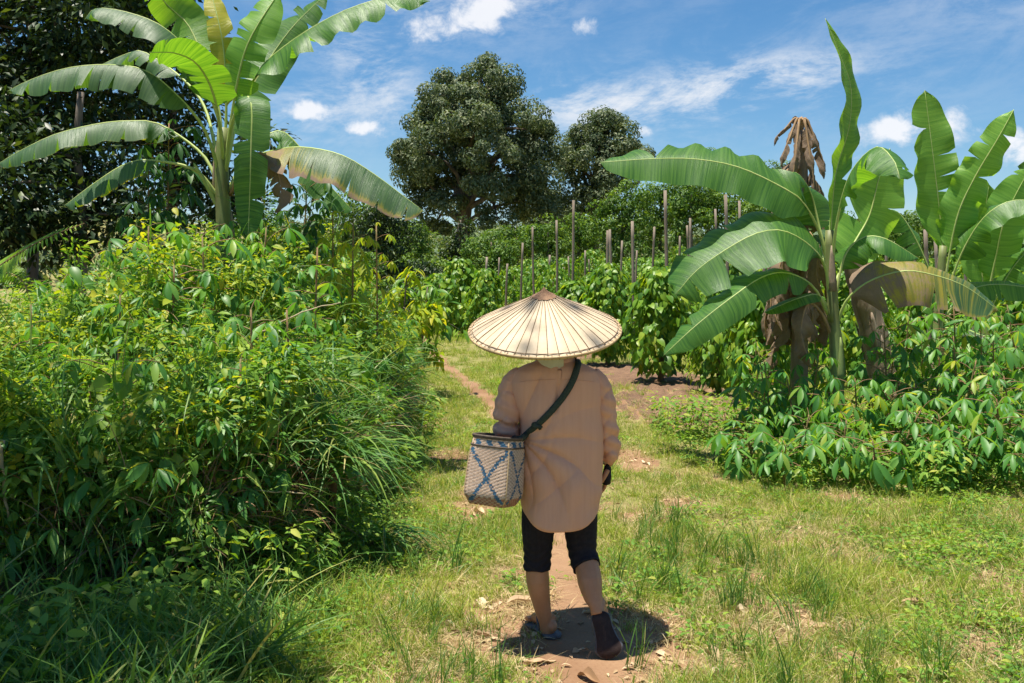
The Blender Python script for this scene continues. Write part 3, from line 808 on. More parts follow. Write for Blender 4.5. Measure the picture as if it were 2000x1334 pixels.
# ---------------------------------------------------------------- banana plants
def banana_leaf(plant, base, pts, w, hint, mat='ban', fold=(.25, .25), grav=.4, t0=.14, tears=(3, 3), dry=0.0, rip=.12, seed=0, pr=.016, edge_dry=0.0, curl=0.0, shape='paddle'):
    r = np.random.default_rng(seed)
    C = spline(pts, 64) - base
    L = np.linalg.norm(np.diff(C, axis=0), axis=1).sum()
    T = nrm(np.gradient(C, axis=0))
    hint = np.asarray(hint, float)
    H = np.broadcast_to(hint, C.shape) if hint.ndim == 1 else np.stack([np.interp(np.linspace(0, 1, 64), np.linspace(0, 1, len(hint)), hint[:, i]) for i in range(3)], -1)
    S = nrm(np.cross(T, H)); N = np.cross(S, T)
    Vv, Ff, UV, DR = [], [], [], []
    nv = 6
    tt = np.linspace(0, 1, 64)

    def at(A, t):
        return np.stack([np.interp(t, tt, A[:, i]) for i in range(3)], -1)
    for si, s in enumerate((-1, 1)):
        cuts = np.sort(np.r_[0, r.uniform(.08, .95, tears[si]), 1])
        if tears[si] > 0:
            keep = [0]
            for c_ in cuts[1:-1]:
                if c_ - keep[-1] > .05:
                    keep.append(c_)
            cuts = np.r_[keep, 1]
        ph = r.uniform(0, 6.3)
        for ua, ub in zip(cuts[:-1], cuts[1:]):
            nu = max(3, int((ub - ua) * 34) + 1)
            u = np.linspace(ua, ub, nu)
            da = r.normal(0, .42) if len(cuts) > 2 else 0
            dep = r.uniform(.3, .97)                       # how far in the tear reaches from the rim
            um = (ua + ub) / 2
            prof = np.minimum(1, ((u + .004) / .13)) ** .6 * np.maximum(0, 1 - u ** (5 if shape == 'paddle' else 3)) ** (.62 if shape == 'paddle' else .8)
            hw = w * prof
            pos = at(C, t0 + (1 - t0) * u)
            t_ = at(T, t0 + (1 - t0) * u); s_ = nrm(at(S, t0 + (1 - t0) * u)); n_ = nrm(at(N, t0 + (1 - t0) * u))
            rowsV = [pos]; p_ = pos.copy()
            for k in range(1, nv + 1):
                v = k / nv
                a = fold[si] * (.4 + .6 * v) + da * max(0, v - (1 - dep)) + rip * np.sin(u * L * 13 + ph + .8 * np.sin(u * 9 + ph)) * v + curl * v * v * np.sin(u * L * 3 + ph)
                d = s * s_ * np.cos(a)[:, None] - n_ * np.sin(a)[:, None]
                d = d + t_ * .16 + np.array([0, 0, -1.0]) * grav * v
                p_ = p_ + nrm(d) * (hw / nv)[:, None]
                sh = max(0, v - (1 - dep)) * (um - u) * (L * .22 if len(cuts) > 2 else 0)
                rowsV.append(p_ + t_ * np.asarray(sh)[:, None])
            A = np.stack(rowsV, 1); b0 = sum(len(q) for q in Vv)
            Vv.append(A.reshape(-1, 3))
            vv = np.broadcast_to(np.linspace(0, 1, nv + 1)[None], (nu, nv + 1)); uu = np.broadcast_to(u[:, None], (nu, nv + 1))
            UV.append(np.stack([uu * L, s * vv * w + 3], -1).reshape(-1, 2))
            dr_ = np.full((nu, nv + 1), float(dry)) if np.isscalar(dry) else np.broadcast_to(np.interp(u, np.linspace(0, 1, len(dry)), dry)[:, None], (nu, nv + 1))
            DR.append((dr_ + edge_dry * np.maximum(0, vv - .6) / .4 + .18 * np.maximum(0, vv - .9) / .1 + .2 * np.maximum(0, uu - .93) / .07).ravel())
            i = np.arange(nu - 1)[:, None] * (nv + 1) + np.arange(nv)[None] + b0
            q = np.stack([i, i + 1, i + nv + 2, i + nv + 1], -1).reshape(-1, 4)
            Ff.append(q if s > 0 else q[:, ::-1])
    V = np.concatenate(Vv); F = np.concatenate(Ff); UVv = np.concatenate(UV)
    dmean = float(np.mean(dry))
    if dmean > .8:
        V = V + .009 * np.stack([np.sin(V[:, 2] * 11 + V[:, 0] * 27 + seed), np.sin(V[:, 2] * 14 - V[:, 0] * 19 + 2 * seed), .4 * np.sin(V[:, 0] * 33 + V[:, 1] * 21)], -1) + .003 * np.stack([np.sin(V[:, 2] * 83 + V[:, 1] * 60), np.sin(V[:, 2] * 71 + V[:, 0] * 90), 0 * V[:, 0]], -1)
    me = mesh('banana_leaf', V, F, [M[mat]])
    ul = me.uv_layers.new(name='UVMap'); ul.data.foreach_set('uv', UVv[F.ravel()].astype(np.float32).ravel())
    a = me.attributes.new('dry', 'FLOAT', 'POINT'); a.data.foreach_set('value', np.concatenate(DR).astype(np.float32))
    lf = ob('leaf', me, plant)
    k = np.linspace(0, 63, 22).astype(int)
    rad = np.interp(np.linspace(0, 1, 22), [0, t0, 1], [pr * 1.15, pr * .75, .003])
    nn_ = C[k] - N[k] * (rad * .55)[:, None]
    ob('midrib', mesh('midrib', *tube(nn_, rad, 7), [M['ribdry' if (np.max(dry) > .8 and np.min(dry) > .5) else 'rib']]), lf)
    return lf


def banana(name, label, D, stem, leaves, mat='ban', stem_r=(.085, .05), stem_mat='bstem', group=None, seed=0):
    """stem: pixel polyline (px,py); leaves: dicts with pts (px,py,dD)"""
    b = ground_pt(stem[0][0], D)
    pl = ob(name, None, loc=b, label=label, cat='banana plant', group=group)
    sp = [b + (0, 0, -.03)] + [P(a, c, D) for a, c in stem[1:]]
    q = spline(sp, 16) - b
    rr = np.linspace(stem_r[0], stem_r[1], 16)
    ob('pseudostem', mesh('pseudostem', *tube(q, rr, 14), [M[stem_mat]]), pl)
    # loose sheath strips that wrap the stem
    r = np.random.default_rng(seed)
    for k in range(6):
        i0 = 1 + k * 2; a0 = r.uniform(0, 6.28)
        pts = [q[i] + rr[i] * 1.02 * np.array([math.cos(a0 + .1 * j), math.sin(a0 + .1 * j), 0]) for j, i in enumerate(range(i0, min(i0 + 4, 16)))]
        ob('sheath', mesh('sheath', *tube(spline(pts, 6), np.array([.9, 1, .9, .7, .45, .15]) * rr[i0] * .75, 6, (math.cos(a0), math.sin(a0), 0, .3)), [M['bdead' if k % 2 else stem_mat]]), pl)
    for i, lf in enumerate(leaves):
        d = dict(mat=mat, seed=seed * 31 + i); d.update(lf)
        pts = [P(a, c, D + e) for a, c, e in d.pop('pts')]
        banana_leaf(pl, b, pts, d.pop('w'), d.pop('n'), **d)
    return pl


CAMN = (0, -1, .25)      # blade face turned to the path
UPN = (0, -.25, 1)
banana('banana_plant', 'large banana plant with many drooping leaves rising from the left thicket', 9.0, [(436, 900), (438, 600), (437, 430), (433, 330), (437, 250)], [
    dict(pts=[(436, 330, 0), (425, 200, .1), (374, 60, .3), (327, 10, .3), (285, -40, .1)], w=0.213, n=(.5, -.8, -.5), fold=(.2, .2), grav=.2, t0=.35, mat='banlight', tears=(6, 4)),
    dict(pts=[(434, 330, 0), (424, 220, -.1), (372, 108, -.3), (318, 52, -.4), (250, 24, -.4), (188, 16, -.4), (165, 38, -.4)], w=0.246, n=(-.1, -.35, 1), fold=(.5, .9), grav=.55, t0=.36, mat='bandark', tears=(8, 8), rip=.2),
    dict(pts=[(430, 350, 0), (400, 250, -.2), (330, 170, -.4), (275, 134, -.5), (206, 126, -.5), (129, 133, -.5), (56, 157, -.5), (15, 178, -.5)], w=0.279, n=(-.1, -.5, 1), fold=(.6, 1.0), grav=.7, t0=.30, mat='bandark', tears=(12, 14), rip=.2),
    dict(pts=[(430, 370, 0), (395, 300, .1), (314, 243, .2), (258, 236, .1), (194, 241, .1), (108, 262, 0), (34, 297, 0), (-6, 322, 0)], w=0.246, n=(-.1, -.5, 1), fold=(.5, 1.0), grav=.7, t0=.28, mat='bandark', tears=(12, 14), rip=.18, edge_dry=.1),
    dict(pts=[(432, 390, 0), (380, 330, -.1), (290, 312, -.2), (241, 322, -.2), (185, 357, -.2), (125, 402, -.2)], w=0.205, n=(-.2, -.5, 1), fold=(.6, 1.0), grav=.6, t0=.42, mat='bandark', tears=(8, 10), edge_dry=.2),
    dict(pts=[(438, 320, 0), (422, 200, -.35), (390, 130, -.6), (345, 104, -.8), (292, 102, -1.0)], w=0.221, n=(.25, .9, .6), fold=(-.2, -.3), grav=.3, t0=.38, tears=(4, 4)),
    dict(pts=[(430, 330, .2), (390, 190, .6), (288, 104, .9), (240, 108, 1.0), (195, 128, 1.0)], w=0.180, n=(0, -.4, 1), fold=(.5, .9), grav=.5, t0=.55, mat='bandark', tears=(6, 6)),
    dict(pts=[(438, 320, 0), (442, 200, 0), (438, 107, 0), (427, 43, 0), (408, -30, .1)], w=0.123, n=(.3, -1, 0), fold=(.1, .5), grav=.1, t0=.3, mat='banyel', tears=(4, 4)),
    dict(pts=[(440, 330, 0), (457, 202, -.1), (477, 107, -.2), (503, 50, -.2), (545, -15, -.1)], w=0.197, n=(.35, .8, .5), fold=(-.25, -.3), grav=.15, t0=.36, mat='banlight', tears=(4, 6)),
    dict(pts=[(440, 330, 0), (462, 215, 0), (500, 147, -.1), (527, 113, -.2), (602, 58, -.3), (688, 14, -.3), (774, -8, -.2), (840, 2, -.1)], w=0.279, n=(.1, -.6, 1), fold=(.5, .35), grav=.35, t0=.33, mat='ban', tears=(6, 4), rip=.3),
    dict(pts=[(442, 330, .2), (470, 210, .5), (518, 128, .8), (572, 52, .9), (640, -15, .9)], w=0.230, n=(.3, -.6, .8), fold=(.3, .3), grav=.3, t0=.34, tears=(4, 4)),
    dict(pts=[(441, 340, 0), (452, 245, -.2), (475, 190, -.45), (491, 205, -.6), (490, 300, -.65), (487, 400, -.6), (484, 470, -.6)], w=0.156, n=[(0, 1, .3), (0, .5, 1), (0, -.7, .7), (0, -1, .2), (0, -1, 0)], fold=(.12, .15), grav=.05, t0=.36, tears=(2, 2), rip=.08),
    dict(pts=[(445, 370, 0), (490, 310, -.1), (541, 292, -.3), (593, 287, -.4), (666, 302, -.5), (731, 340, -.5), (795, 388, -.5), (830, 414, -.5)], w=.36, n=(.1, -.5, 1), fold=(.8, .35), grav=.7, t0=.27, mat='bandark', tears=(8, 10), dry=[.6, .3, .12, .1, .15], edge_dry=.35, rip=.18),
    dict(pts=[(445, 370, .1), (490, 290, .3), (540, 255, .4), (575, 275, .4), (625, 340, .4), (690, 412, .4)], w=.26, n=(.2, -.4, 1), fold=(.8, .6), grav=.5, t0=.36, tears=(10, 8), edge_dry=.2),
    dict(pts=[(448, 380, 0), (473, 322, -.2), (507, 297, -.45), (538, 325, -.55), (550, 380, -.55), (535, 418, -.5)], w=0.123, n=(0, -.6, 1), fold=(1.0, 1.1), grav=.5, t0=.3, dry=1.2, tears=(8, 8), rip=.5, curl=.8),
    dict(pts=[(425, 400, 0), (395, 345, -.1), (378, 318, -.15)], w=0.016, n=(0, -1, 1), t0=.9, tears=(0, 0), pr=.02),
], seed=1, stem_r=(.10, .055))

banana('banana_plant', 'banana plant with broad green leaves standing right of the pepper vines', 9.5, [(1637, 880), (1634, 720), (1627, 600), (1620, 490), (1621, 450)], [
    dict(pts=[(1620, 520, 0), (1600, 450, 0), (1571, 398, -.1), (1537, 371, -.15), (1447, 328, -.2), (1362, 311, -.2), (1277, 310, -.2), (1172, 317, -.2)], w=.30, n=(0, -1, .55), fold=(.0, .55), grav=.5, t0=.21, tears=(0, 1), rip=.16),
    dict(pts=[(1620, 540, 0), (1622, 460, 0), (1632, 340, .05), (1658, 250, .05), (1662, 170, .05), (1640, 106, 0), (1612, 36, 0)], w=.155, n=(.5, -.8, .1), fold=(-.5, -.2), grav=.0, t0=.16, mat='banlight', tears=(0, 1), rip=.3, curl=.5),
    dict(pts=[(1624, 540, 0), (1632, 440, -.1), (1660, 340, -.3), (1710, 287, -.6), (1745, 312, -.9), (1758, 350, -1.05)], w=.27, n=(-.2, -.3, 1), fold=(.55, .5), grav=.4, t0=.33, tears=(2, 3), rip=.15),
    dict(pts=[(1626, 560, .1), (1665, 480, .3), (1698, 420, .4), (1716, 350, .4), (1738, 290, .4)], w=.33, n=(.1, .95, .3), fold=(-.15, -.15), grav=.1, t0=.2, mat='banlight', tears=(2, 3), rip=.14),
    dict(pts=[(1622, 590, 0), (1610, 515, -.1), (1575, 474, -.25), (1527, 450, -.35), (1480, 455, -.4), (1430, 480, -.4), (1362, 527, -.4), (1318, 577, -.4)], w=.40, n=(-.2, -1, .75), fold=(.1, .25), grav=.35, t0=.2, tears=(2, 2), rip=.1),
    dict(pts=[(1622, 620, 0), (1590, 560, -.15), (1540, 533, -.35), (1490, 540, -.5), (1430, 580, -.6), (1360, 635, -.65), (1296, 694, -.65)], w=.22, n=(-.2, -.8, .8), fold=(.5, .4), grav=.45, t0=.2, tears=(2, 5), rip=.15),
    dict(pts=[(1634, 640, 0), (1655, 585, -.1), (1700, 548, -.2), (1767, 529, -.3), (1831, 539, -.3), (1890, 562, -.3), (1952, 608, -.3)], w=.34, n=(.1, -1, .6), fold=(.5, .05), grav=.5, t0=.18, mat='bandark', dry=[.75, .5, .42, .3, .2], tears=(1, 3), rip=.12),
    dict(pts=[(1618, 520, .1), (1600, 440, .2), (1582, 372, .2), (1553, 336, .1), (1522, 352, 0)], w=.22, n=(-.2, -.5, 1), fold=(.6, .6), grav=.5, t0=.3, tears=(2, 3)),
    dict(pts=[(1630, 590, .1), (1650, 500, .1), (1685, 464, .1), (1730, 466, 0), (1795, 505, 0)], w=.22, n=(.1, -.3, 1), fold=(.7, .7), grav=.5, t0=.25, tears=(2, 3)),
    dict(pts=[(1618, 600, 0), (1598, 576, -.1), (1560, 582, -.2), (1493, 610, -.25)], w=.10, n=(0, -.6, 1), fold=(.3, .4), grav=.3, t0=.2, tears=(0, 1)),
    dict(pts=[(1628, 660, 0), (1605, 610, -.1), (1578, 592, -.2), (1565, 650, -.25), (1585, 720, -.25)], w=.13, n=(0, -.8, .6), fold=(1.0, 1.1), grav=.4, t0=.35, dry=1.2, tears=(4, 5), rip=.5, curl=.8),
    dict(pts=[(1622, 540, .1), (1605, 480, .3), (1650, 465, .5), (1720, 470, .6)], w=.16, n=(0, -.9, .5), fold=(.3, .2), grav=.3, t0=.3, tears=(1, 3), mat='bandark'),
], seed=2, stem_r=(.075, .042))

rd3 = np.random.default_rng(33); DEAD = []
for x_, y_, w_, dz in ((1528, 330, .05, -.2), (1512, 285, .035, -.1), (1610, 350, .075, -.1), (1590, 395, .06, -.2), (1548, 400, .05, -.25), (1600, 300, .04, .2), (1572, 380, .04, .15)):
    DEAD.append(([(1566, 262, 0), (1566 + (x_ - 1566) * .2, 230, dz * .3), (1566 + (x_ - 1566) * .6, 232 + (y_ - 232) * .35, dz * .8), (1566 + (x_ - 1566) * .95, 232 + (y_ - 232) * .7, dz), (x_, y_, dz)], w_))
for k in range(36):
    y0 = rd3.uniform(330, 620); sd_ = rd3.choice([-1, -1, -1, 1]); dx = sd_ * rd3.uniform(22, 70); ln_ = rd3.uniform(60, 150); dz = rd3.uniform(-.45, .2)
    DEAD.append(([(1565, y0 + 14, 0), (1565 + dx * .4, y0 - rd3.uniform(4, 20), dz * .3), (1565 + dx * .9, y0 + ln_ * .25, dz * .8), (1565 + dx + rd3.uniform(-9, 9), y0 + ln_ * .65, dz), (1565 + dx * 1.05 + rd3.uniform(-14, 14), y0 + ln_, dz)], rd3.uniform(.07, .16)))
banana('dead_banana_plant', 'withered brown banana plant hung with dry leaves behind the green one', 10.3, [(1560, 850), (1562, 600), (1566, 400), (1566, 255)],
       [dict(pts=p_, w=w_, n=((p_[-1][0] - 1562) / 90, -.9, .25), fold=(1.1, 1.15), grav=.35, t0=.25, dry=1.3, tears=(2, 3), rip=.35, curl=.7, pr=.018) for p_, w_ in DEAD], stem_r=(.10, .055), stem_mat='bdead', seed=3)
# leaning dead trunk
b = ground_pt(1738, 10.6)
t = ob('withered_banana', None, loc=b, label='thick fibrous dead banana trunk leaning behind the green banana stem', cat='trunk')
q = spline([b, P(1722, 720, 10.6), P(1695, 610, 10.6), P(1672, 520, 10.6), P(1664, 480, 10.6)], 18) - b
rr = np.linspace(.155, .125, 18) * (1 + .08 * np.sin(np.arange(18) * 2.3))
ob('core', mesh('core', *tube(q, rr, 16), [M['bdead']]), t)
r = np.random.default_rng(8)
for k in range(26):
    i0 = r.integers(0, 12); a0 = r.uniform(0, 6.28); ln = r.integers(4, 7)
    pts = [q[min(i0 + j, 17)] + (rr[i0] * (1.0 + .12 * (j == ln - 1) * r.random()) * np.array([math.cos(a0 + .05 * j), math.sin(a0 + .05 * j), 0])) for j in range(ln)]
    ob('bark_strip', mesh('bark_strip', *tube(spline(pts, 7), np.array([.3, .8, 1, 1, .8, .6, .2]) * .035, 5, (math.cos(a0), math.sin(a0), 0, .25)), [M['bdead']]), t)

banana('banana_plant', 'banana plant with tall paddle leaves at the right, behind the cassava', 11.5, [(1830, 800), (1832, 640), (1838, 540), (1842, 480)], [
    dict(pts=[(1840, 560, 0), (1842, 500, 0), (1836, 420, .05), (1822, 300, .05), (1806, 176, .1)], w=.27, n=(-.1, -1, .1), fold=(-.15, -.25), grav=.0, t0=.16, mat='banlight', tears=(2, 3), rip=.2, curl=.3),
    dict(pts=[(1842, 570, 0), (1868, 430, -.1), (1902, 350, -.2), (1948, 272, -.3), (1980, 214, -.3)], w=.22, n=(.5, .8, .4), fold=(-.5, -.3), grav=.1, t0=.22, mat='banlight', tears=(2, 3), rip=.3),
    dict(pts=[(1843, 590, 0), (1885, 480, -.2), (1935, 412, -.4), (2000, 390, -.5), (2090, 420, -.6)], w=.26, n=(.1, -.5, 1), fold=(.6, .6), grav=.5, t0=.25, tears=(2, 4), rip=.2),
    dict(pts=[(1838, 590, 0), (1800, 490, 0), (1755, 415, 0), (1715, 420, -.1), (1665, 470, -.1)], w=.22, n=(-.2, -.4, 1), fold=(.5, .6), grav=.4, t0=.3, tears=(2, 3)),
    dict(pts=[(1843, 620, 0), (1890, 570, -.1), (1950, 555, -.2), (2060, 570, -.3)], w=.20, n=(.1, -.8, .8), fold=(.4, .4), grav=.5, t0=.2, tears=(2, 3)),
    dict(pts=[(1838, 640, 0), (1800, 560, .1), (1750, 530, .1), (1690, 540, .1)], w=.2, n=(0, -.8, .8), fold=(.4, .5), grav=.5, t0=.2, tears=(2, 3)),
    dict(pts=[(1845, 640, 0), (1880, 640, -.3), (1920, 655, -.6), (1960, 660, -.7)], w=.13, n=(0, -.5, 1), fold=(.3, .5), grav=.3, t0=.1, tears=(1, 3), mat='bandark'),
    dict(pts=[(1842, 560, .1), (1850, 480, .3), (1880, 420, .4), (1890, 350, .4)], w=.22, n=(.1, -1, .2), fold=(.2, .2), grav=.1, t0=.3, mat='banlight', tears=(2, 3)),
], seed=4, stem_r=(.07, .042))
banana('banana_plant', 'banana plant cut by the right edge of the picture', 12.6, [(1925, 800), (1925, 650), (1922, 560)], [
    dict(pts=[(1922, 600, 0), (1918, 510, 0), (1922, 430, 0), (1932, 360, 0)], w=.27, n=(.1, -1, .1), fold=(.1, .2), grav=.0, t0=.15, mat='banlight', tears=(2, 3), rip=.2),
    dict(pts=[(1924, 600, 0), (1945, 500, -.1), (1965, 420, -.2), (2010, 330, -.2)], w=.28, n=(.2, .95, .3), fold=(-.2, -.3), grav=.1, t0=.2, mat='banlight', tears=(2, 3)),
    dict(pts=[(1925, 620, 0), (1980, 520, -.1), (2040, 470, -.2), (2120, 480, -.2)], w=.26, n=(0, -.6, 1), fold=(.5, .5), grav=.5, t0=.2, tears=(2, 4)),
    dict(pts=[(1924, 600, 0), (1960, 470, .1), (1990, 380, .2), (2050, 300, .2)], w=.26, n=(-.2, -.9, .2), fold=(.2, .2), grav=.2, t0=.25, tears=(2, 4)),
    dict(pts=[(1920, 620, 0), (1890, 560, .1), (1860, 560, .1), (1800, 610, .1)], w=.2, n=(0, -.8, .8), fold=(.4, .5), grav=.5, t0=.2, tears=(2, 3)),
], seed=5, stem_r=(.07, .045))

# ---------------------------------------------------------------- pepper posts and vines
POSTS = [(951, 502, 30), (975, 503, 33), (991, 515, 32), (1021, 474, 27), (1040, 443, 25), (1074, 498, 33), (1087, 430, 25.5), (1110, 501, 34), (1120, 391, 22), (1143, 489, 30), (1150, 506, 36), (1187, 450, 22), (1191, 448, 26),
         (1215, 470, 26), (1235, 432, 22.5), (1244, 489, 28), (1278, 443, 23), (1299, 372, 18), (1328, 461, 27), (1342, 440, 27), (1348, 426, 26), (1397, 408, 22), (1417, 380, 19), (1432, 437, 26), (1444, 392, 21), (1493, 420, 22),
         (872, 555, 31), (1372, 470, 31), (1785, 455, 20), (1807, 448, 17), (1827, 470, 21), (1885, 452, 19), (1902, 448, 21), (1730, 460, 24)]
POSTS.sort()
pbase = []
for i, (px, pt, D) in enumerate(POSTS):
    r = np.random.default_rng(300 + i)
    b = ground_pt(px, D); top = P(px, pt, D)
    lean = r.normal(0, .05); b[0] += lean * 1.2
    q = spline([b + (0, 0, -.1), (b + top) / 2 + r.normal(0, .03, 3) * (1, 1, 0), top], 9) - b
    rad = r.uniform(.026, .037) * np.linspace(1.1, .92, 9) * (1 + r.normal(0, .03, 9))
    thick = 'thick ' if D < 19.5 else ''
    ob('wooden_post', mesh('wooden_post', *tube(q, rad, 10), [M['post']]), loc=b, label='%sweathered grey wooden support post in the pepper plantation, %s from the left' % (thick, ORD[i]), cat='post', group='support posts of the pepper plantation')
    pbase.append(b[:2])
PL = leaf_t(.62, lambda t: math.sin(math.pi * t ** .7) ** .75, 5, .25, .3)
PL2 = leaf_t(.62, lambda t: math.sin(math.pi * t ** .7) ** .75, 3, .25, .3)


def pepper_mesh(seed, n, h, rad, ll, T):
    r = np.random.default_rng(seed)
    a = r.uniform(0, 6.28, n); zf = r.random(n) ** .85
    # conical column: wider low, uneven, with tufts
    prof = rad * np.interp(zf, [0, .1, .35, .7, .92, 1], [.55, .9, 1.0, .8, .5, .22]) * (1 + .22 * np.sin(3 * a + 5 * zf + seed) + .14 * np.sin(7 * a - 9 * zf))
    rr = prof * (1 - .45 * r.random(n) ** 2)
    pos = np.stack([rr * np.cos(a), rr * np.sin(a), .16 + zf * (h - .16)], -1)
    o = np.stack([np.cos(a), np.sin(a), np.zeros(n)], -1)
    ax = o * .55 + np.array([0, 0, -.75]) + r.normal(0, .38, (n, 3)); nr = o * .75 + np.array([0, 0, .75]) + r.normal(0, .3, (n, 3))
    return scatter(T, pos, frames(ax, nr), ll * r.uniform(.6, 1.25, n))


PEP = [mesh_t('foliage', pepper_mesh(s, 1400, 1.75, .47, .145, PL), M['pepper']) for s in (1, 2, 3)]
PEPF = [mesh_t('foliage', pepper_mesh(s, 1000, 1.6, .60, .15, PL2), M['pepper']) for s in (4, 5, 6)]
for m_ in PEPF:
    m_.polygons.foreach_set('use_smooth', np.zeros(len(m_.polygons), bool))
STM = mesh('stem', *tube(spline([(0, 0, -.05), (.02, .01, .5), (-.01, 0, 1.3)], 8), np.linspace(.05, .03, 8), 8), [M['bark']])
nper = [0]


def pepper(x, y, s, far, label):
    z = float(gz(x, y)); k = nper[0]; nper[0] += 1
    o = ob('pepper_vine', None, loc=(x, y, z), label=label, cat='pepper vine', group='pepper vines in the plantation')
    o.rotation_euler[2] = k * 1.7; o.scale = (s * (1 + .12 * math.sin(k * 2.1)), s * (1 + .12 * math.sin(k * 3.3)), s * (1 + .14 * math.sin(k * 1.3)))
    ob('stem', STM, o); ob('foliage', (PEPF if far else PEP)[k % 3], o, kind='stuff')
    return o


FRONT = [(1290, 752, 1.05, 'pepper vine with a bare trunk foot standing on dug red soil'), (1187, 722, .95, 'pepper vine showing its trunk foot just right of the conical hat'), (1405, 775, .86, 'low pepper vine nearest the dead banana leaves, front of its row'),
         (900, 668, 1.35, 'bushy pepper vine left of the conical hat beside the path'), (1125, 700, 1.0, 'pepper vine hidden mostly behind the conical hat'), (948, 676, 1.0, 'smaller pepper vine between path and hat brim'), (1490, 800, .85, 'pepper vine behind the withered banana leaves')]
placed = []
for px, py, s, lab in FRONT:
    g_ = G(px, py); pepper(g_[0], g_[1], s, False, lab); placed.append(g_)
d_ = np.array([-.312, .95]); n_ = np.array([.95, .312]); o_ = np.array([3.0, 14.6])
for kr in range(0, 9):
    cnt = 0
    for j in range(-2, 22):
        r = np.random.default_rng(kr * 50 + j + 77)
        p_ = o_ + kr * 2.75 * n_ + j * 2.25 * d_ + r.normal(0, .16, 2)
        if p_[1] < 11.8 or p_[1] > 47 or abs(p_[0]) > .56 * p_[1] + 1 or p_[0] < -.13 * p_[1] + 1.6 - (kr > 0) * 1.2:
            continue
        if kr == 0 and p_[1] < 28 or any(np.hypot(*(p_ - q_)) < 1.1 for q_ in placed):
            continue
        if p_[0] > 2.2 and p_[1] < 13.5:
            continue
        cnt += 1
        pepper(p_[0], p_[1], r.uniform(.85, 1.12), p_[1] > 22, 'pepper vine, %s from the near end of the %s row behind the front row' % (ORD[cnt - 1], ORD[kr]) if kr else 'pepper vine far back in the front row beside the path, %s past the hat' % ORD[cnt - 1])
        placed.append(p_)


# ---------------------------------------------------------------- cassava
def cassava_leaf(seed, nl, droop, mats):
    r = np.random.default_rng(seed); parts = []; midx = []
    T = leaf_t(.29, lambda t: math.sin(math.pi * min(1, t) ** 1.15) ** .9, 6, .35, .28, 0.0)
    hub = np.array([0, .16, .075])
    tv, tf = tube(spline([(0, 0, 0), (0, .08, .055), hub], 5), np.linspace(.0035, .0022, 5), 4)
    q = tf[0]; tri = np.concatenate([q[:, :3], q[:, [0, 2, 3]]])
    an = np.linspace(-2.3, 2.3, nl) + r.normal(0, .08, nl)
    dr = droop + r.normal(0, .12, nl) + .18 * np.abs(an) / 2.3
    ax = np.stack([np.sin(an) * np.cos(dr), np.cos(an) * np.cos(dr), -np.sin(dr)], -1)
    nr = np.stack([np.sin(an) * np.sin(dr), np.cos(an) * np.sin(dr), np.cos(dr)], -1) + r.normal(0, .1, (nl, 3))
    ln = .155 * (1 - .38 * (np.abs(an) / 2.3) ** 1.5) * r.uniform(.9, 1.1, nl)
    lv, lf = scatter(T, np.repeat(hub[None], nl, 0) + ax * .004, frames(ax, nr), ln)
    V, F = join([(lv, lf), (tv, tri)])
    mi = np.r_[np.zeros(len(lf)), np.ones(len(tri))]
    return mesh('leaf', V, F, mats, midx=mi)


CL = [cassava_leaf(s, n_, d, [M['cassava'], M['twig']]) for s, n_, d in ((1, 7, .35), (2, 6, .6), (3, 5, .5), (4, 7, .7), (5, 6, .25))]
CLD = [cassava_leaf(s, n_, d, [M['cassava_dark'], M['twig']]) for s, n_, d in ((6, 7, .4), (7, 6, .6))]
CLY = [cassava_leaf(s, n_, d, [M['yellowleaf'], M['twig']]) for s, n_, d in ((8, 6, .45), (9, 5, .65))]


def cassava(base, h, n, label, lean=(0, 0), s=1.0, kind=0, seed=0, top=.55, group='cassava plants'):
    r = np.random.default_rng(seed + 900)
    base = np.asarray(base, float)
    p = ob('cassava_plant', None, loc=base, label=label, cat='cassava', group=group)
    q = spline([(0, 0, -.05), (lean[0] * .4 + r.normal(0, .02), lean[1] * .4 + r.normal(0, .02), h * .5), (lean[0], lean[1], h)], 10)
    ob('stem', mesh('stem', *tube(q, np.linspace(.013, .006, 10), 6), [M['twig']]), p)
    for k in range(n):
        f = 1 - top * (k / n) ** .9
        i = f * 9; a = q[int(i)] + (q[min(9, int(i) + 1)] - q[int(i)]) * (i - int(i))
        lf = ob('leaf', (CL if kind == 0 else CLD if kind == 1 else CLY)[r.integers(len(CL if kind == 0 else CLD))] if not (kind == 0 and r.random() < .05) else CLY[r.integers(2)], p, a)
        lf.rotation_euler = (r.normal(.1 + .35 * (k / n), .2) * -1, r.normal(0, .2), k * 2.4 + r.normal(0, .25))
        sc_ = s * r.uniform(.6, 1.25) * (.6 if k < 2 else 1.0)
        lf.scale = (sc_, sc_, sc_)
    return p


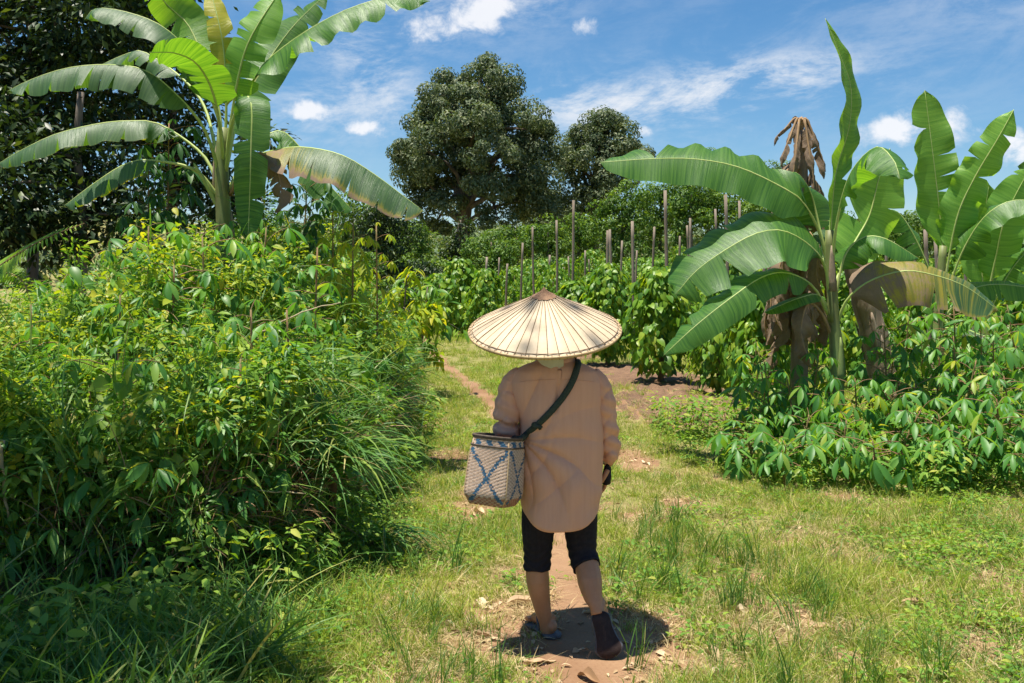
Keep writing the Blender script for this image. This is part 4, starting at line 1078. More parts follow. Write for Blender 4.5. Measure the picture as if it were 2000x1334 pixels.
# right-hand bed: rows from the front edge back, named by row and place
r = np.random.default_rng(21)
cells = []
for row, (dy, h0) in enumerate(((.15, .42), (.6, .62), (1.1, .85), (1.7, 1.05), (2.4, 1.2), (3.2, 1.25))):
    for x_ in np.arange(1.55, 5.6, .36):
        x1 = x_ + r.normal(0, .07) + .2 * (row % 2); y1 = float(np.interp(x1, CB[:, 0], CB[:, 1])) + dy + r.normal(0, .08)
        hh = h0 * r.uniform(.85, 1.15) * float(np.interp(x1, [1.4, 2.4, 3.6, 5], [.62, .8, 1.0, 1.08]))
        if x1 / y1 > .56 or (x1 - 1000) > 9e9 or x1 / y1 < .185 + .012 * row:
            continue
        if abs(x1 / y1 - .327) < .02 and row > 2 and y1 > 9.3:
            continue
        cells.append((row, x1, y1, hh))
RW = ['front', 'second', 'third', 'fourth', 'fifth', 'rear']
for row in range(6):
    rowc = sorted([c for c in cells if c[0] == row], key=lambda c: c[1] / c[2])
    for i, (_, x1, y1, hh) in enumerate(rowc):
        cassava((x1, y1, float(gz(x1, y1))), hh, 19 if row < 5 else 12, 'cassava plant in the %s row of the right-hand bed, %s from the left' % (RW[row], ORD[i]), (r.normal(0, .1), r.normal(-.05, .08)), s=1.18, seed=row * 40 + i)

# left bank
LEFT = [(490, 650, 6.0, 1.15, 14, 1.15, 0, 'cassava with drooping pale green leaves in the middle of the left thicket'), (560, 650, 6.1, 1.0, 9, 1.0, 0, 'cassava right of the pale drooping one in the left thicket'),
        (175, 800, 5.5, .75, 9, 1.0, 2, 'yellow-green cassava at the lower left of the thicket'), (140, 860, 5.35, .6, 5, .95, 0, 'small cassava below the yellow-green one at lower left'),
        (330, 905, 5.3, .62, 8, .95, 0, 'low cassava behind the diagonal pale stick'), (430, 990, 5.2, .55, 9, .95, 0, 'yellow-green young cassava right of the diagonal pale stick'),
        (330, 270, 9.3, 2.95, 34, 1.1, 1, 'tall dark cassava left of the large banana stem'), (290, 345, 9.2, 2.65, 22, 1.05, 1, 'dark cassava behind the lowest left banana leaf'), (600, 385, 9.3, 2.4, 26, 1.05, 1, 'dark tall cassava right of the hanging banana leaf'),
        (290, 480, 7.2, 1.9, 12, 1.2, 0, 'cassava below the yellowed leaves at the top of the thicket'), (395, 500, 7.0, 1.8, 14, 1.15, 0, 'cassava at the foot of the large banana stem'), (520, 480, 7.6, 1.95, 12, 1.1, 0, 'cassava right of the large banana stem on the thicket top'),
        (340, 560, 6.6, 1.5, 14, 1.1, 0, 'cassava in the upper middle of the left thicket'), (620, 520, 7.4, 1.7, 12, 1.0, 0, 'cassava toward the right shoulder of the left thicket'), (235, 620, 6.2, 1.2, 9, 1.0, 0, 'cassava near the ferns on the left thicket'),
        (690, 470, 8.6, 2.0, 30, .95, 2, 'bright yellow-green sapling on the far shoulder of the thicket'), (735, 470, 9.2, 1.95, 30, .95, 2, 'yellow-green sapling beside the tip of the browned banana leaf'), (650, 450, 8.9, 2.05, 30, .9, 2, 'yellow-green sapling under the browned banana leaf'),
        (470, 750, 5.55, .8, 9, 1.05, 0, 'cassava low on the front slope of the thicket'), (60, 640, 6.0, 1.2, 9, 1.0, 0, 'cassava at the left edge below the big fern')]
for i, (px, py, D, h, n, s, kind, lab) in enumerate(LEFT):
    p = P(px, py, D); z0 = float(terr(p[0], D)); hh = max(.35, p[2] - z0 + .14)
    cassava((p[0], D, z0), hh, n, lab, s=s * 1.0, kind=kind, seed=300 + i, top=.75 if kind == 2 else .4 if hh > 1 else .6, group='cassava plants in the left thicket')
# bright sapling by the path end: a small tree with long drooping leaves
for i, (px, py, D, n, lab) in enumerate(((795, 575, 13.5, 340, 'bright green sapling with long drooping leaves at the end of the thicket'), (835, 600, 14.2, 260, 'lower bright green sapling leaning over the path end'))):
    b = ground_pt(px - 30, D); r = np.random.default_rng(40 + i); t = ob('sapling', None, loc=b, label=lab, cat='sapling')
    top = P(px, py - 40, D) - b
    ob('trunk', mesh('trunk', *tube(spline([(0, 0, -.03), top * .55 + (.03, 0, 0), top], 8), np.linspace(.022, .008, 8), 6), [M['bark']]), t)
    c0 = P(px, py, D) - b; nl = n
    tips = c0 + r.normal(0, 1, (16, 3)) * np.array([.24, .24, .30]) - (0, 0, .1)
    for tp in tips[:9]:
        ob('twig', mesh('twig', *tube(spline([top * r.uniform(.5, .9), (tp + top * .7) / 2 + (0, 0, .06), tp], 5), np.linspace(.007, .003, 5), 5), [M['bark']]), t)
    ci = r.integers(0, 16, nl); a = r.uniform(0, 6.28, nl)
    ax = np.stack([np.cos(a), np.sin(a), r.uniform(-1.2, .1, nl)], -1)
    v, f = scatter(leaf_t(.32, OVAL, 5, .3, .35), tips[ci] + r.normal(0, .05, (nl, 3)), frames(ax, np.array([0, 0, 1.]) + r.normal(0, .3, (nl, 3))), r.uniform(.14, .24, nl))
    ob('foliage', mesh('foliage', v, f, [M['shrubleaf' if i else 'yellowleaf']]), t, kind='stuff')


# ---------------------------------------------------------------- the thicket on the left: masses of leaves nobody could count
def mound_pts(n, seed, x0=-5.2, y1=15.0, wall=.45, edge_only=False, zlo=.86, zhi=1.06):
    r = np.random.default_rng(seed)
    y = 4.95 + (y1 - 4.95) * r.random(n) ** 1.5; ex = np.interp(y, EY, EX)
    x = ex + .10 - (ex - x0) * r.random(n) ** 1.5
    k = r.random(n) < wall                                     # extra on the steep front and path side
    kf = k & (r.random(n) < .5)
    y = np.where(kf, 5.05 + np.abs(r.normal(0, .5, n)), y); x = np.where(kf, r.uniform(x0 + 1.6, -1.1, n), x)
    ks = k & ~kf
    ex = np.interp(y, EY, EX)
    x = np.where(ks, ex + .06 - np.abs(r.normal(0, .22, n)), x)
    m = mound(x, y); e = .02
    gxn = (mound(x + e, y) - mound(x - e, y)) / (2 * e); gyn = (mound(x, y + e) - mound(x, y - e)) / (2 * e)
    N_ = nrm(np.stack([-gxn * .7, -gyn * .7, np.ones(n)], -1))
    dr, df = mound_d(x, y); near = np.minimum(dr, df * .9) < .5
    zf = np.where(near, r.uniform(.42, zhi, n), r.uniform(zlo, zhi, n))
    m_loc = np.where(near, np.maximum(m, .25 + .9 * r.random(n) * (np.minimum(dr, df) > -.05)), m)
    z = .0 + zf * m_loc
    ok = (x > -.54 * y - .4) & (m > .03)
    return np.stack([x, y, z], -1)[ok], N_[ok], r


def leaf_mass(name, label, n, seed, T, ll, mat, hang=.5, jit=.5, cat='vines', **kw):
    p, N_, r = mound_pts(n, seed, **kw); n = len(p)
    # gather in sprays: move leaves toward spray centres
    q_ = patch(p[:, 0] + p[:, 2], p[:, 1] + .7 * p[:, 2], seed * 1.7, 2.3)
    k = r.random(n) < np.clip(q_ * 2.2 - .25 + .12, .12, 1)
    k &= (p[:, 2] > .55) | (r.random(n) < .35) | (p[:, 1] > 6)
    p, N_ = p[k], N_[k]; n = len(p)
    big = .7 + .6 * patch(p[:, 0] - p[:, 2], p[:, 1], seed * 3.1, 3.1)
    p = p + N_ * (.16 * (patch(p[:, 0] * 3, p[:, 1] * 3 + p[:, 2] * 3, seed * .9, 1.4) - .45))[:, None]
    a = r.uniform(0, 6.28, n)
    ax = np.stack([np.cos(a), np.sin(a), np.full(n, -hang)], -1) + N_ * .25 + r.normal(0, .3, (n, 3))
    nr = N_ + r.normal(0, jit, (n, 3)) + np.array([0, -.15, .35])
    v, f = scatter(T, p, frames(ax, nr), ll * big * r.uniform(.5, 1.25, n))
    return ob(name, mesh(name, v, f, [mat]), label=label, cat=cat, kind='stuff')


HT = leaf_t(.85, HEART, 6, .22, .25)
leaf_mass('creeping_vines', 'mat of heart-leaved creeper smothering the left bank', 11000, 31, HT, .085, M['vine'], hang=.75)
leaf_mass('small_vines', 'small-leaved creeper trailing over the left bank', 26000, 32, leaf_t(.6, OVAL, 4, .25, .2), .052, M['vine'], hang=.4, wall=.55)
leaf_mass('shrub_leaves', 'glossy pointed shrub leaves massed on top of the left bank', 9000, 33, leaf_t(.46, OVAL, 6, .3, .35), .125, M['shrubleaf'], hang=.9, wall=.3)
leaf_mass('yellow_sprays', 'pale yellow-green sprays scattered over the left bank', 4500, 34, leaf_t(.5, OVAL, 5, .3, .3), .09, M['yellowleaf'], hang=.5, wall=.3, zlo=.98, zhi=1.14)


def strands(name, label, n, seed, length, wd, mat, droop, cat='grass', wall=.6, zlo=.3, zhi=1.05, seg=6, out_=.6, sel=None):
    p, N_, r = mound_pts(n, seed, wall=wall, zlo=zlo, zhi=zhi)
    if sel is not None:
        k = sel(p); p, N_ = p[k], N_[k]
    n = len(p); L_ = length * r.uniform(.5, 1.3, n)
    d0 = nrm(N_ * np.array([1, 1, .4]) * out_ + np.array([0, 0, .8]) + r.normal(0, .45, (n, 3)))
    side = nrm(np.cross(d0, r.normal(0, 1, (n, 3))))
    rows = []; q = p.copy(); d = d0
    for k in range(seg + 1):
        t = k / seg; h = wd * .5 * (1 - t ** 2.5) * (.6 + .4 * min(1, 4 * t)) + .0004
        rows.append(np.stack([q - side * h, q + side * h], 1))
        d = nrm(d + np.array([0, 0, -1.0]) * droop / seg); q = q + d * (L_ / seg)[:, None]
    A = np.stack(rows, 1).reshape(n, -1, 3); m_ = 2 * (seg + 1)
    i = np.arange(seg) * 2; f = np.stack([i, i + 1, i + 3, i + 2], -1)
    F_ = (f[None] + (np.arange(n) * m_)[:, None, None]).reshape(-1, 4)
    return ob(name, mesh(name, A.reshape(-1, 3), F_, [mat]), label=label, cat=cat, kind='stuff')


strands('trailing_grass', 'long grass blades arching out of the left bank', 4200, 41, .55, .012, M['tallgrass'], 1.6)
strands('dead_stalks', 'brown dead stalks tangled inside the left bank', 9000, 42, .38, .007, M['stalk'], .8, cat='stalks', zlo=.3, zhi=.62, out_=.15, wall=.9)
strands('creeper_stems', 'thin green creeper stems looping over the left bank', 900, 43, .6, .004, M['tallgrass'], 2.0, cat='vines', zlo=.9, zhi=1.1, wall=.3)



def bank_scatter(name, src, n, seed, s0, s1, label, cat, zlo=.85, zhi=1.05, wall=.35, face=.0):
    p, N_, r = mound_pts(n, seed, wall=wall, zlo=zlo, zhi=zhi)
    k = r.random(len(p)) < np.clip(patch(p[:, 0] + .6 * p[:, 2], p[:, 1], seed * 1.3, 2.0) * 1.8 - .2, .1, 1); p, N_ = p[k], N_[k]; n = len(p)
    az_ = np.where(r.random(n) < face, np.arctan2(-N_[:, 0], N_[:, 1]) + r.normal(0, .7, n), r.uniform(0, 6.28, n))
    gn_scatter(name, src, p, np.stack([r.normal(-.1, .3, n), r.normal(0, .3, n), az_], -1), r.uniform(s0, s1, n), label, cat)


for k in range(3):
    bank_scatter(('fingered_leaves', 'pale_fingered_leaves', 'young_fingered_leaves')[k], CL[k + 1], 1100, 500 + k, .45, .95, ('fingered cassava-like leaves crowding the left bank', 'paler fingered leaves among the creeper on the bank', 'young fingered leaves poking from the bank')[k], 'leaves', face=.7, zlo=.92, zhi=1.12)
bank_scatter('bank_weeds', mesh_t('bank_weed', weed_src(70, .42, .075, .32, 15), M['shrubleaf']), 620, 511, .6, 1.2, 'leafy upright weeds growing out of the left bank', 'weeds')
bank_scatter('bank_grass', mesh_t('bank_grass_tuft', blade(14, .55, .013, 1.1, .06, 6), M['tallgrass']), 520, 512, .6, 1.25, 'long grass tufts growing out of the left bank', 'grass', zlo=.75)
bank_scatter('pale_weeds', mesh_t('pale_weed', weed_src(60, .30, .05, .5, 16), M['yellowleaf']), 560, 513, .6, 1.2, 'pale yellow-green weeds dotted over the left bank', 'weeds')

# clump of reed-like grass hanging toward the path
for i, (px, py, D, n, ln, lab) in enumerate(((650, 880, 5.9, 120, .62, 'reed grass clump with long narrow leaves hanging over the bank beside the path'), (730, 965, 6.1, 70, .5, 'low reed grass clump spraying toward the path'), (560, 720, 6.0, 60, .6, 'upright reed grass clump in the middle of the bank'),
                                             (480, 1085, 5.0, 34, .5, 'tall grass clump at the lower edge of the bank'), (270, 1130, 4.7, 40, .55, 'shaded tall grass clump at the bottom left'), (420, 1250, 4.25, 40, .5, 'broad-bladed grass clump at the bottom of the picture'), (60, 1250, 4.3, 40, .5, 'dark grass clump in the lower left corner'))):
    c = P(px, py + 40, D); z0 = float(terr(c[0], D)); c[2] = max(c[2], z0 + .02) if i in (0, 2) else z0
    r = np.random.default_rng(70 + i); t = ob('reed_grass', None, loc=c, label=lab, cat='grass clump', group='reed grass clumps on the bank')
    a = r.uniform(0, 6.28, n); a = np.where(r.random(n) < .5, r.normal(-.5, .7, n), a)
    d = nrm(np.stack([np.cos(a) * .8, np.sin(a) * .8, r.uniform(.5, 1.5, n)], -1)); side = nrm(np.cross(d, np.array([0, 0, 1.]) + r.normal(0, .3, (n, 3))))
    q = r.normal(0, .07, (n, 3)) * (1, 1, .6); q[:, 2] = np.abs(q[:, 2]); L_ = ln * r.uniform(.6, 1.25, n); rows = []
    for k in range(9):
        tt_ = k / 8; h = .0095 * (1 - tt_ ** 2.2) * (.5 + .5 * min(1, 5 * tt_)) + .0004
        rows.append(np.stack([q - side * h, q + side * h], 1)); d = nrm(d + np.array([0, 0, -.24])); q = q + d * (L_ / 8)[:, None]
    A = np.stack(rows, 1).reshape(n, -1, 3); ix = np.arange(8) * 2; f = np.stack([ix, ix + 1, ix + 3, ix + 2], -1)
    ob('blades', mesh('blades', A.reshape(-1, 3), (f[None] + (np.arange(n) * 18)[:, None, None]).reshape(-1, 4), [M['tallgrass']]), t, kind='stuff')
    ob('crown_base', mesh('crown_base', *tube([(0, 0, -(c[2] - z0) - .03), (0, 0, .01), (0, 0, .06)], [.012, .03, .045], 7), [M['stalk']]), t)

# ---------------------------------------------------------------- ferns
PIN = leaf_t(.24, lambda t: min(1, (t / .08) ** .5) * (1 - t ** 2.2), 5, .15, .12)


def fern(px, py, D, fronds, label, seed):
    c = P(px, py, D); r = np.random.default_rng(seed)
    z0 = float(terr(c[0], D)); h = c[2] - z0
    t = ob('fern', None, loc=(c[0], D, z0), label=label, cat='fern', group='ferns on the left bank')
    ob('stalk', mesh('stalk', *tube([(0, 0, -.03), (0, 0, h * .5), (0, 0, h)], [.012, .01, .008], 6), [M['stalk']]), t)
    for pts, wd in fronds:
        q = spline([np.array([0, 0, h])] + [P(a, b_, D + e) - np.array([c[0], D, z0]) for a, b_, e in pts], 40)
        fr = ob('frond', mesh('frond', *tube(q, np.linspace(.005, .0015, 40), 5), [M['stalk']]), t)
        Tn = nrm(np.gradient(q, axis=0)); up = nrm(np.array([-.2, -.65, .75])); S_ = nrm(np.cross(Tn, up)); Nn = np.cross(S_, Tn)
        k = np.arange(3, 39); s_ = np.repeat([1, -1], len(k)); kk = np.r_[k, k]
        tt_ = kk / 39; L_ = wd * np.interp(tt_, [0, .15, .45, 1], [.6, .95, 1, .12])
        ax = S_[kk] * s_[:, None] + Tn[kk] * .35 + np.array([0, 0, -.15]); nr = Nn[kk] + r.normal(0, .12, (len(kk), 3))
        v, f = scatter(PIN, q[kk], frames(ax, nr), L_ * r.uniform(.9, 1.05, len(kk)))
        ob('pinnae', mesh('pinnae', v, f, [M['fern']]), fr, kind='stuff')


fern(-120, 600, 4.9, [([(-60, 560, 0), (20, 505, -.1), (90, 465, -.2), (165, 436, -.2)], .15), ([(-80, 540, .1), (-10, 530, .1), (40, 545, 0), (60, 590, 0)], .12), ([(-90, 560, -.2), (-20, 590, -.3), (30, 650, -.3)], .12)], 'large bright fern frond reaching in from the left edge', 1)
fern(240, 760, 5.7, [([(240, 720, 0), (245, 670, -.05), (255, 620, -.1)], .07), ([(210, 730, 0), (150, 705, -.1), (90, 710, -.15)], .075), ([(270, 740, 0), (300, 700, -.1), (330, 690, -.1)], .06)], 'small pale fern on the left slope', 2)
fern(20, 820, 5.4, [([(10, 790, 0), (30, 750, -.05), (60, 735, -.1)], .08), ([(-20, 780, 0), (-10, 700, -.1), (25, 660, -.1)], .08)], 'small fern low at the left edge', 3)

# ---------------------------------------------------------------- fallen sticks
for pts, D, rad, lab in (([(190, 1108), (255, 1040), (300, 975), (355, 925)], 5.12, .0085, 'pale dead stick leaning diagonally on the lower bank'), ([(405, 954), (500, 958), (600, 964)], 5.25, .006, 'thin straight stick lying level across the bank'),
                         ([(505, 650), (590, 610), (665, 590)], 6.1, .007, 'bent dead branch in the middle of the thicket'), ([(2, 860), (10, 960), (18, 1010)], 4.9, .012, 'broken dry stalk at the left edge')):
    q = spline([P(a, b_, D + .03 * k) for k, (a, b_) in enumerate(pts)], 10); b = q[0].copy()
    t_ = tube(q - b + RNG.normal(0, .004, (10, 3)), np.linspace(rad, rad * .5, 10), 6)
    ob('stick', mesh('stick', *t_, [M['stick']]), loc=b, label=lab, cat='stick', group='dead sticks in the thicket')


# ---------------------------------------------------------------- the walker
PD = 4.58
FAB = plain_mat('peach_cotton', (.60, .325, .225), (.63, .35, .245), 55, .85, .5, (1, 1, .05), spec=.12, bscale=240, dist=.002)
M['skin'] = plain_mat('skin', (.40, .185, .09), (.46, .22, .115), 14, .5, .1, spec=.4)
M['black'] = plain_mat('black_jersey', (.010, .009, .014), (.018, .016, .022), 60, .8, .3, spec=.2)
M['rubber'] = plain_mat('dark_rubber', (.075, .075, .085), (.12, .12, .135), 40, .65, .25)
M['sole'] = plain_mat('worn_sole', (.026, .015, .014), (.045, .028, .025), 30, .8, .4)
M['hair'] = plain_mat('black_hair', (.010, .008, .007), (.02, .016, .013), 60, .45, .4, (1, 1, .1))
M['scarf'] = plain_mat('pale_cloth', (.46, .44, .35), (.54, .52, .42), 20, .85, .3, spec=.1)
M['strap'] = plain_mat('dark_green_cord', (.022, .035, .030), (.045, .06, .05), 120, .85, .6, spec=.15)
M['eye'] = plain_mat('eye_white', (.7, .68, .64), (.75, .72, .68), 10, .3, 0)


def W(px, py, d=0.0):
    return P(px, py, PD + d)


def remeshed(name, parts, vox, sm_it=4, mats=()):
    me = mesh(name + '_raw', *join(parts))
    o = bpy.data.objects.new(name, me); COL.objects.link(o)
    md = o.modifiers.new('r', 'REMESH'); md.mode = 'VOXEL'; md.voxel_size = vox; md.use_smooth_shade = True
    if sm_it:
        s = o.modifiers.new('s', 'SMOOTH'); s.factor = .5; s.iterations = sm_it
    bpy.context.view_layer.update()
    dg = bpy.context.evaluated_depsgraph_get()
    me2 = bpy.data.meshes.new_from_object(o.evaluated_get(dg), depsgraph=dg)
    bpy.data.objects.remove(o)
    me2.name = name; me2.materials.clear()
    for m_ in mats:
        me2.materials.append(m_)
    me2.polygons.foreach_set('use_smooth', np.ones(len(me2.polygons), bool))
    return me2


def verts(me):
    a = np.empty(len(me.vertices) * 3, np.float32); me.vertices.foreach_get('co', a)
    b = np.empty_like(a); me.vertex_normals.foreach_get('vector', b)
    return a.reshape(-1, 3).astype(float), b.reshape(-1, 3).astype(float)


def ring_loft(rings, n=36, p=2.3):
    """rings: (centre(3), half width x, half depth y)"""
    a = np.linspace(0, 2 * math.pi, n, endpoint=False); V = []
    for c, hx, hy in rings:
        ca, sa = np.cos(a), np.sin(a)
        V.append(np.asarray(c) + np.stack([hx * np.sign(ca) * np.abs(ca) ** (2 / p), hy * np.sign(sa) * np.abs(sa) ** (2 / p), np.zeros(n)], -1))
    m = len(rings); V = np.concatenate(V + [np.asarray([rings[0][0]]), np.asarray([rings[-1][0]])])
    i = np.arange(m - 1)[:, None] * n; j = np.arange(n)[None]; k = (j + 1) % n
    F = np.stack([i + j, i + n + j, i + n + k, i + k], -1).reshape(-1, 4)
    jj = np.arange(n); kk = (jj + 1) % n
    return V, [F, np.concatenate([np.stack([np.full(n, m * n), jj, kk], -1), np.stack([np.full(n, m * n + 1), (m - 1) * n + kk, (m - 1) * n + jj], -1)])]


def ball(c, rx, ry, rz):
    return ring_loft([((c[0], c[1], c[2] + rz * math.cos(t)), max(1e-4, rx * math.sin(t)), max(1e-4, ry * math.sin(t))) for t in np.linspace(.02, math.pi - .02, 12)], 18, 2.0)


person = ob('person', None, loc=(W(1094, 1250)[0], PD, 0.0), label='person in a long peach tunic and black leggings walking away along the path', cat='person')
PB = np.array(person.location)
px2 = PD / FPX


def chain(pts, rad, n=14, k=18):
    q = spline(pts, k); L_ = np.concatenate([[0], np.cumsum(np.linalg.norm(np.diff(np.asarray(pts), axis=0), axis=1))])
    Lq = np.concatenate([[0], np.cumsum(np.linalg.norm(np.diff(q, axis=0), axis=1))])
    return q, np.interp(Lq / Lq[-1], L_ / L_[-1], rad)


HEAD = W(1086, 662, .02)
body = []
# head with face looking ahead (+Y), neck, torso
body.append(ball(HEAD, .072, .092, .105)); body.append(ball(HEAD + (0, .015, -.06), .055, .07, .06))
body.append(tube([HEAD + (0, .085, .01), HEAD + (0, .108, -.018), HEAD + (0, .09, -.028)], [.008, .014, .01], 8))
for s in (-1, 1):
    body.append(ball(HEAD + (s * .076, .0, -.01), .010, .02, .03))
    body.append(tube([HEAD + (s * .02, .088, -.058), HEAD + (0, .094, -.058)], [.007, .009], 8))
body.append(tube([HEAD + (0, -.005, -.05), W(1086, 715), W(1086, 735)], [.052, .055, .062], 14))
body.append(ring_loft([(W(1086, 722), .06, .05), (W(1086, 740), .15, .07), (W(1090, 800), .15, .095), (W(1094, 870), .13, .09), (W(1095, 930), .155, .11), (W(1095, 975), .15, .11)]))
LH, RH = W(1062, 945), W(1128, 945)
lleg = [LH, W(1052, 1020, .0), W(1050, 1085, .03), W(1049, 1110, .03), W(1051, 1140, .025), W(1058, 1180, .04), W(1066, 1215, .05), W(1069, 1233, .055)]
lr = [.088, .074, .058, .054, .054, .042, .031, .032]
rleg = [RH, W(1133, 1020, .03), W(1138, 1080, .02), W(1148, 1112, -.03), W(1152, 1135, -.07), W(1158, 1165, -.11), W(1164, 1186, -.145), W(1167, 1200, -.155)]
rr_ = [.088, .075, .060, .057, .057, .045, .027, .027]
lq, lrad = chain(lleg, lr); rq, rrad = chain(rleg, rr_)
body.append(tube(lq, lrad, 14)); body.append(tube(rq, rrad, 14))
# left foot flat on the ground, turned slightly out
hl = np.array([(1082 - 1000) / FPX * 4.60, 4.60, .032]); tl = np.array([(1036 - 1000) / FPX * 4.83, 4.835, .028])
fd = nrm(tl - hl); fs = nrm(np.cross(fd, (0, 0, 1)))
body.append(tube(spline([lq[-1], hl + fd * .045 + (0, 0, .045), hl + fd * .10 + (0, 0, .035), hl + fd * .17 + (0, 0, .012), hl + fd * .215 + (0, 0, .006)], 9), [.032, .034, .034, .032, .03, .03, .028, .026, .02], 12))
body.append(ball(hl + fd * .028 + (0, 0, .018), .029, .034, .03))
body.append(tube([lq[-1], hl + fd * .03 + (0, 0, .02)], [.03, .028], 12))
for k in range(5):
    o_k = fs * (-.032 + .016 * k); ln = [.045, .05, .046, .04, .033][k]
    body.append(tube([hl + fd * .19 + o_k * .9 + (0, 0, .004), hl + fd * (.19 + ln * .7) + o_k + (0, 0, .004), hl + fd * (.19 + ln) + o_k - (0, 0, .004)], [.012, .0095 if k else .0125, .007 if k else .010], 8))
# right foot on its toes, sole toward us
hr = np.array([(1171 - 1000) / FPX * 4.42, 4.415 + .03, .178]); ball_r = np.array([(1188 - 1000) / FPX * 4.36, 4.345 + .03, .048])
rd = nrm(ball_r - hr)
body.append(tube(spline([rq[-1], hr + (.0, .04, .03), hr * .55 + ball_r * .45 + (0, .045, .01), ball_r + (0, .03, .008)], 8), [.031, .034, .036, .036, .035, .034, .032, .028], 12))
body.append(ball(hr + (0, .016, .016), .033, .032, .036))
body.append(tube([rq[-1], hr + (0, .02, .01)], [.031, .029], 12))
for k in range(5):
    o_k = np.array([-.032 + .016 * k, 0, 0]); ln = [.045, .05, .046, .04, .033][4 - k]
    body.append(tube([ball_r + o_k * .9 + (0, .02, .0), ball_r + o_k + (0, .03 + ln * .6, -.022), ball_r + o_k + (0, .03 + ln, -.028)], [.012, .0095, .008], 8))
# arms
la = [W(1008, 738), W(994, 785, -.01), W(986, 832, -.02), W(996, 848, .10), W(1012, 850, .20)]
ra = [W(1163, 738), W(1180, 800, .0), W(1190, 850, .02), W(1190, 885, .04), W(1187, 908, .05)]
for q_, rd_ in ((la, [.05, .043, .036, .031, .024]), (ra, [.05, .043, .036, .030, .023])):
    cq, cr = chain(q_, rd_); body.append(tube(cq, cr, 12))


def hand(wrist, d, palmn, curl, side):
    """palm, four fingers and a thumb leaving the side of the palm; d points to the fingertips"""
    d = nrm(np.asarray(d, float)); n_ = nrm(np.asarray(palmn, float)); n_ = nrm(n_ - d * (n_ @ d)); s = np.cross(d, n_)
    parts = [tube([wrist, wrist + d * .03, wrist + d * .06, wrist + d * .08], [.022, .030, .036, .033], 10, (*n_, .48))]
    for k in range(4):
        o = s * (-.026 + .0175 * k); ln = [.058, .068, .064, .05][k]
        a = wrist + d * .075 + o; p1 = a + nrm(d + n_ * curl * .5) * ln * .45; p2 = p1 + nrm(d + n_ * curl * 1.3) * ln * .33; p3 = p2 + nrm(d + n_ * curl * 2.2) * ln * .25
        parts.append(tube([a - d * .012, a, p1, p2, p3], [.0095, .0095, .0085, .0078, .006], 8))
    a = wrist + d * .022 - s * .026; b_ = a + nrm(d * .8 - s * .6 + n_ * .35) * .034; c_ = b_ + nrm(d - s * .15 + n_ * .35) * .028
    parts.append(tube([a + s * .01, a, b_, c_], [.012, .0125, .0105, .0075], 8))
    return parts


RW_ = W(1187, 908, .05); RHD = W(1182, 962, .06) - RW_
rhand = hand(RW_, RHD, (-1, .1, .15), .35, 1)
body += rhand
LW_ = W(1012, 850, .20)
body += hand(LW_, (.35, 1, -.35), (.5, -.2, -1), .7, -1)
bm_ = remeshed('body', [(v - PB, f) for v, f in body], .0045, 3, [M['skin']])
body_o = ob('body', bm_, person)
# face: eyes and hair
for s in (-1, 1):
    v, f = ball(HEAD - PB + np.array([s * .030, .076, .008]), .013, .013, .009); ob('eye', mesh('eye', v, f, [M['eye']]), body_o)
    v, f = ball(HEAD - PB + np.array([s * .030, .0855, .008]), .0055, .0055, .0055); ob('iris', mesh('iris', v, f, [M['hair']]), body_o)
hp = [ball(HEAD + (0, -.012, .018), .079, .092, .102)]
for k in range(11):
    a = -2.6 + k * .2
    hp.append(tube(spline([HEAD + (.07 * math.cos(a), -.08 * abs(math.sin(a)), .01), HEAD + (.07 * math.cos(a), -.082 * abs(math.sin(a)), -.05), HEAD + (.055 * math.cos(a), -.065, -.085 - .01 * (k % 3))], 5), [.02, .018, .015, .012, .006], 7))
hp.append(tube(spline([W(1118, 672, -.03), W(1124, 695, -.05), W(1125, 712, -.06)], 5), [.012, .011, .010, .007, .004], 7))
ob('hair', remeshed('hair', [(v - PB, f) for v, f in hp], .006, 3, [M['hair']]), person)
# pale cloth round the neck and lower face
sc_ = [ring_loft([(HEAD + (0, .005, -.035), .083, .098), (HEAD + (-.004, .005, -.06), .088, .102), (HEAD + (-.008, 0, -.095), .088, .098), (HEAD + (-.012, -.005, -.125), .080, .085), (HEAD + (-.016, -.006, -.15), .05, .055)], 30, 2.1)]
scm = remeshed('neck_cloth', [(v - PB, f) for v, f in sc_], .006, 4, [M['scarf']])
v, n_ = verts(scm); v += n_ * (.004 * np.sin(v[:, 2] * 130 + 4 * np.sin(v[:, 0] * 25)))[:, None]
scm.vertices.foreach_set('co', v.astype(np.float32).ravel()); scm.update()
ob('neck_cloth', scm, person)

# tunic
SH = []
rings = [(702, 1086, 33, 38), (708, 1086, 44, 42), (714, 1085, 62, 47), (724, 1084, 82, 52), (745, 1085, 91, 56), (780, 1090, 88, 60), (830, 1095, 82, 60), (880, 1096, 79.5, 60), (930, 1096, 79.5, 65), (980, 1095, 80, 70), (1006, 1094, 79, 72), (1024, 1093, 77, 72)]
SH.append(ring_loft([(W(c, y), hw * px2, hd * px2) for y, c, hw, hd in rings[::-1]], 40, 2.35))
q, rd_ = chain([W(1022, 738), W(1004, 752), W(994, 790, -.01), W(989, 830, -.02), W(990, 845, .02), W(1000, 850, .11), W(1010, 850, .17)], [.06, .064, .062, .060, .062, .055, .04]); SH.append(tube(q, rd_, 16))
q, rd_ = chain([W(1150, 738), W(1168, 756), W(1180, 800, .0), W(1187, 850, .01), W(1191, 880, .02), W(1189, 893, .03), W(1188, 898, .035)], [.06, .060, .054, .049, .050, .046, .030]); SH.append(tube(q, rd_, 16))


def sharp(x_):
    return 1 - 1.9 * np.abs(np.sin(x_ * .5)) ** .55


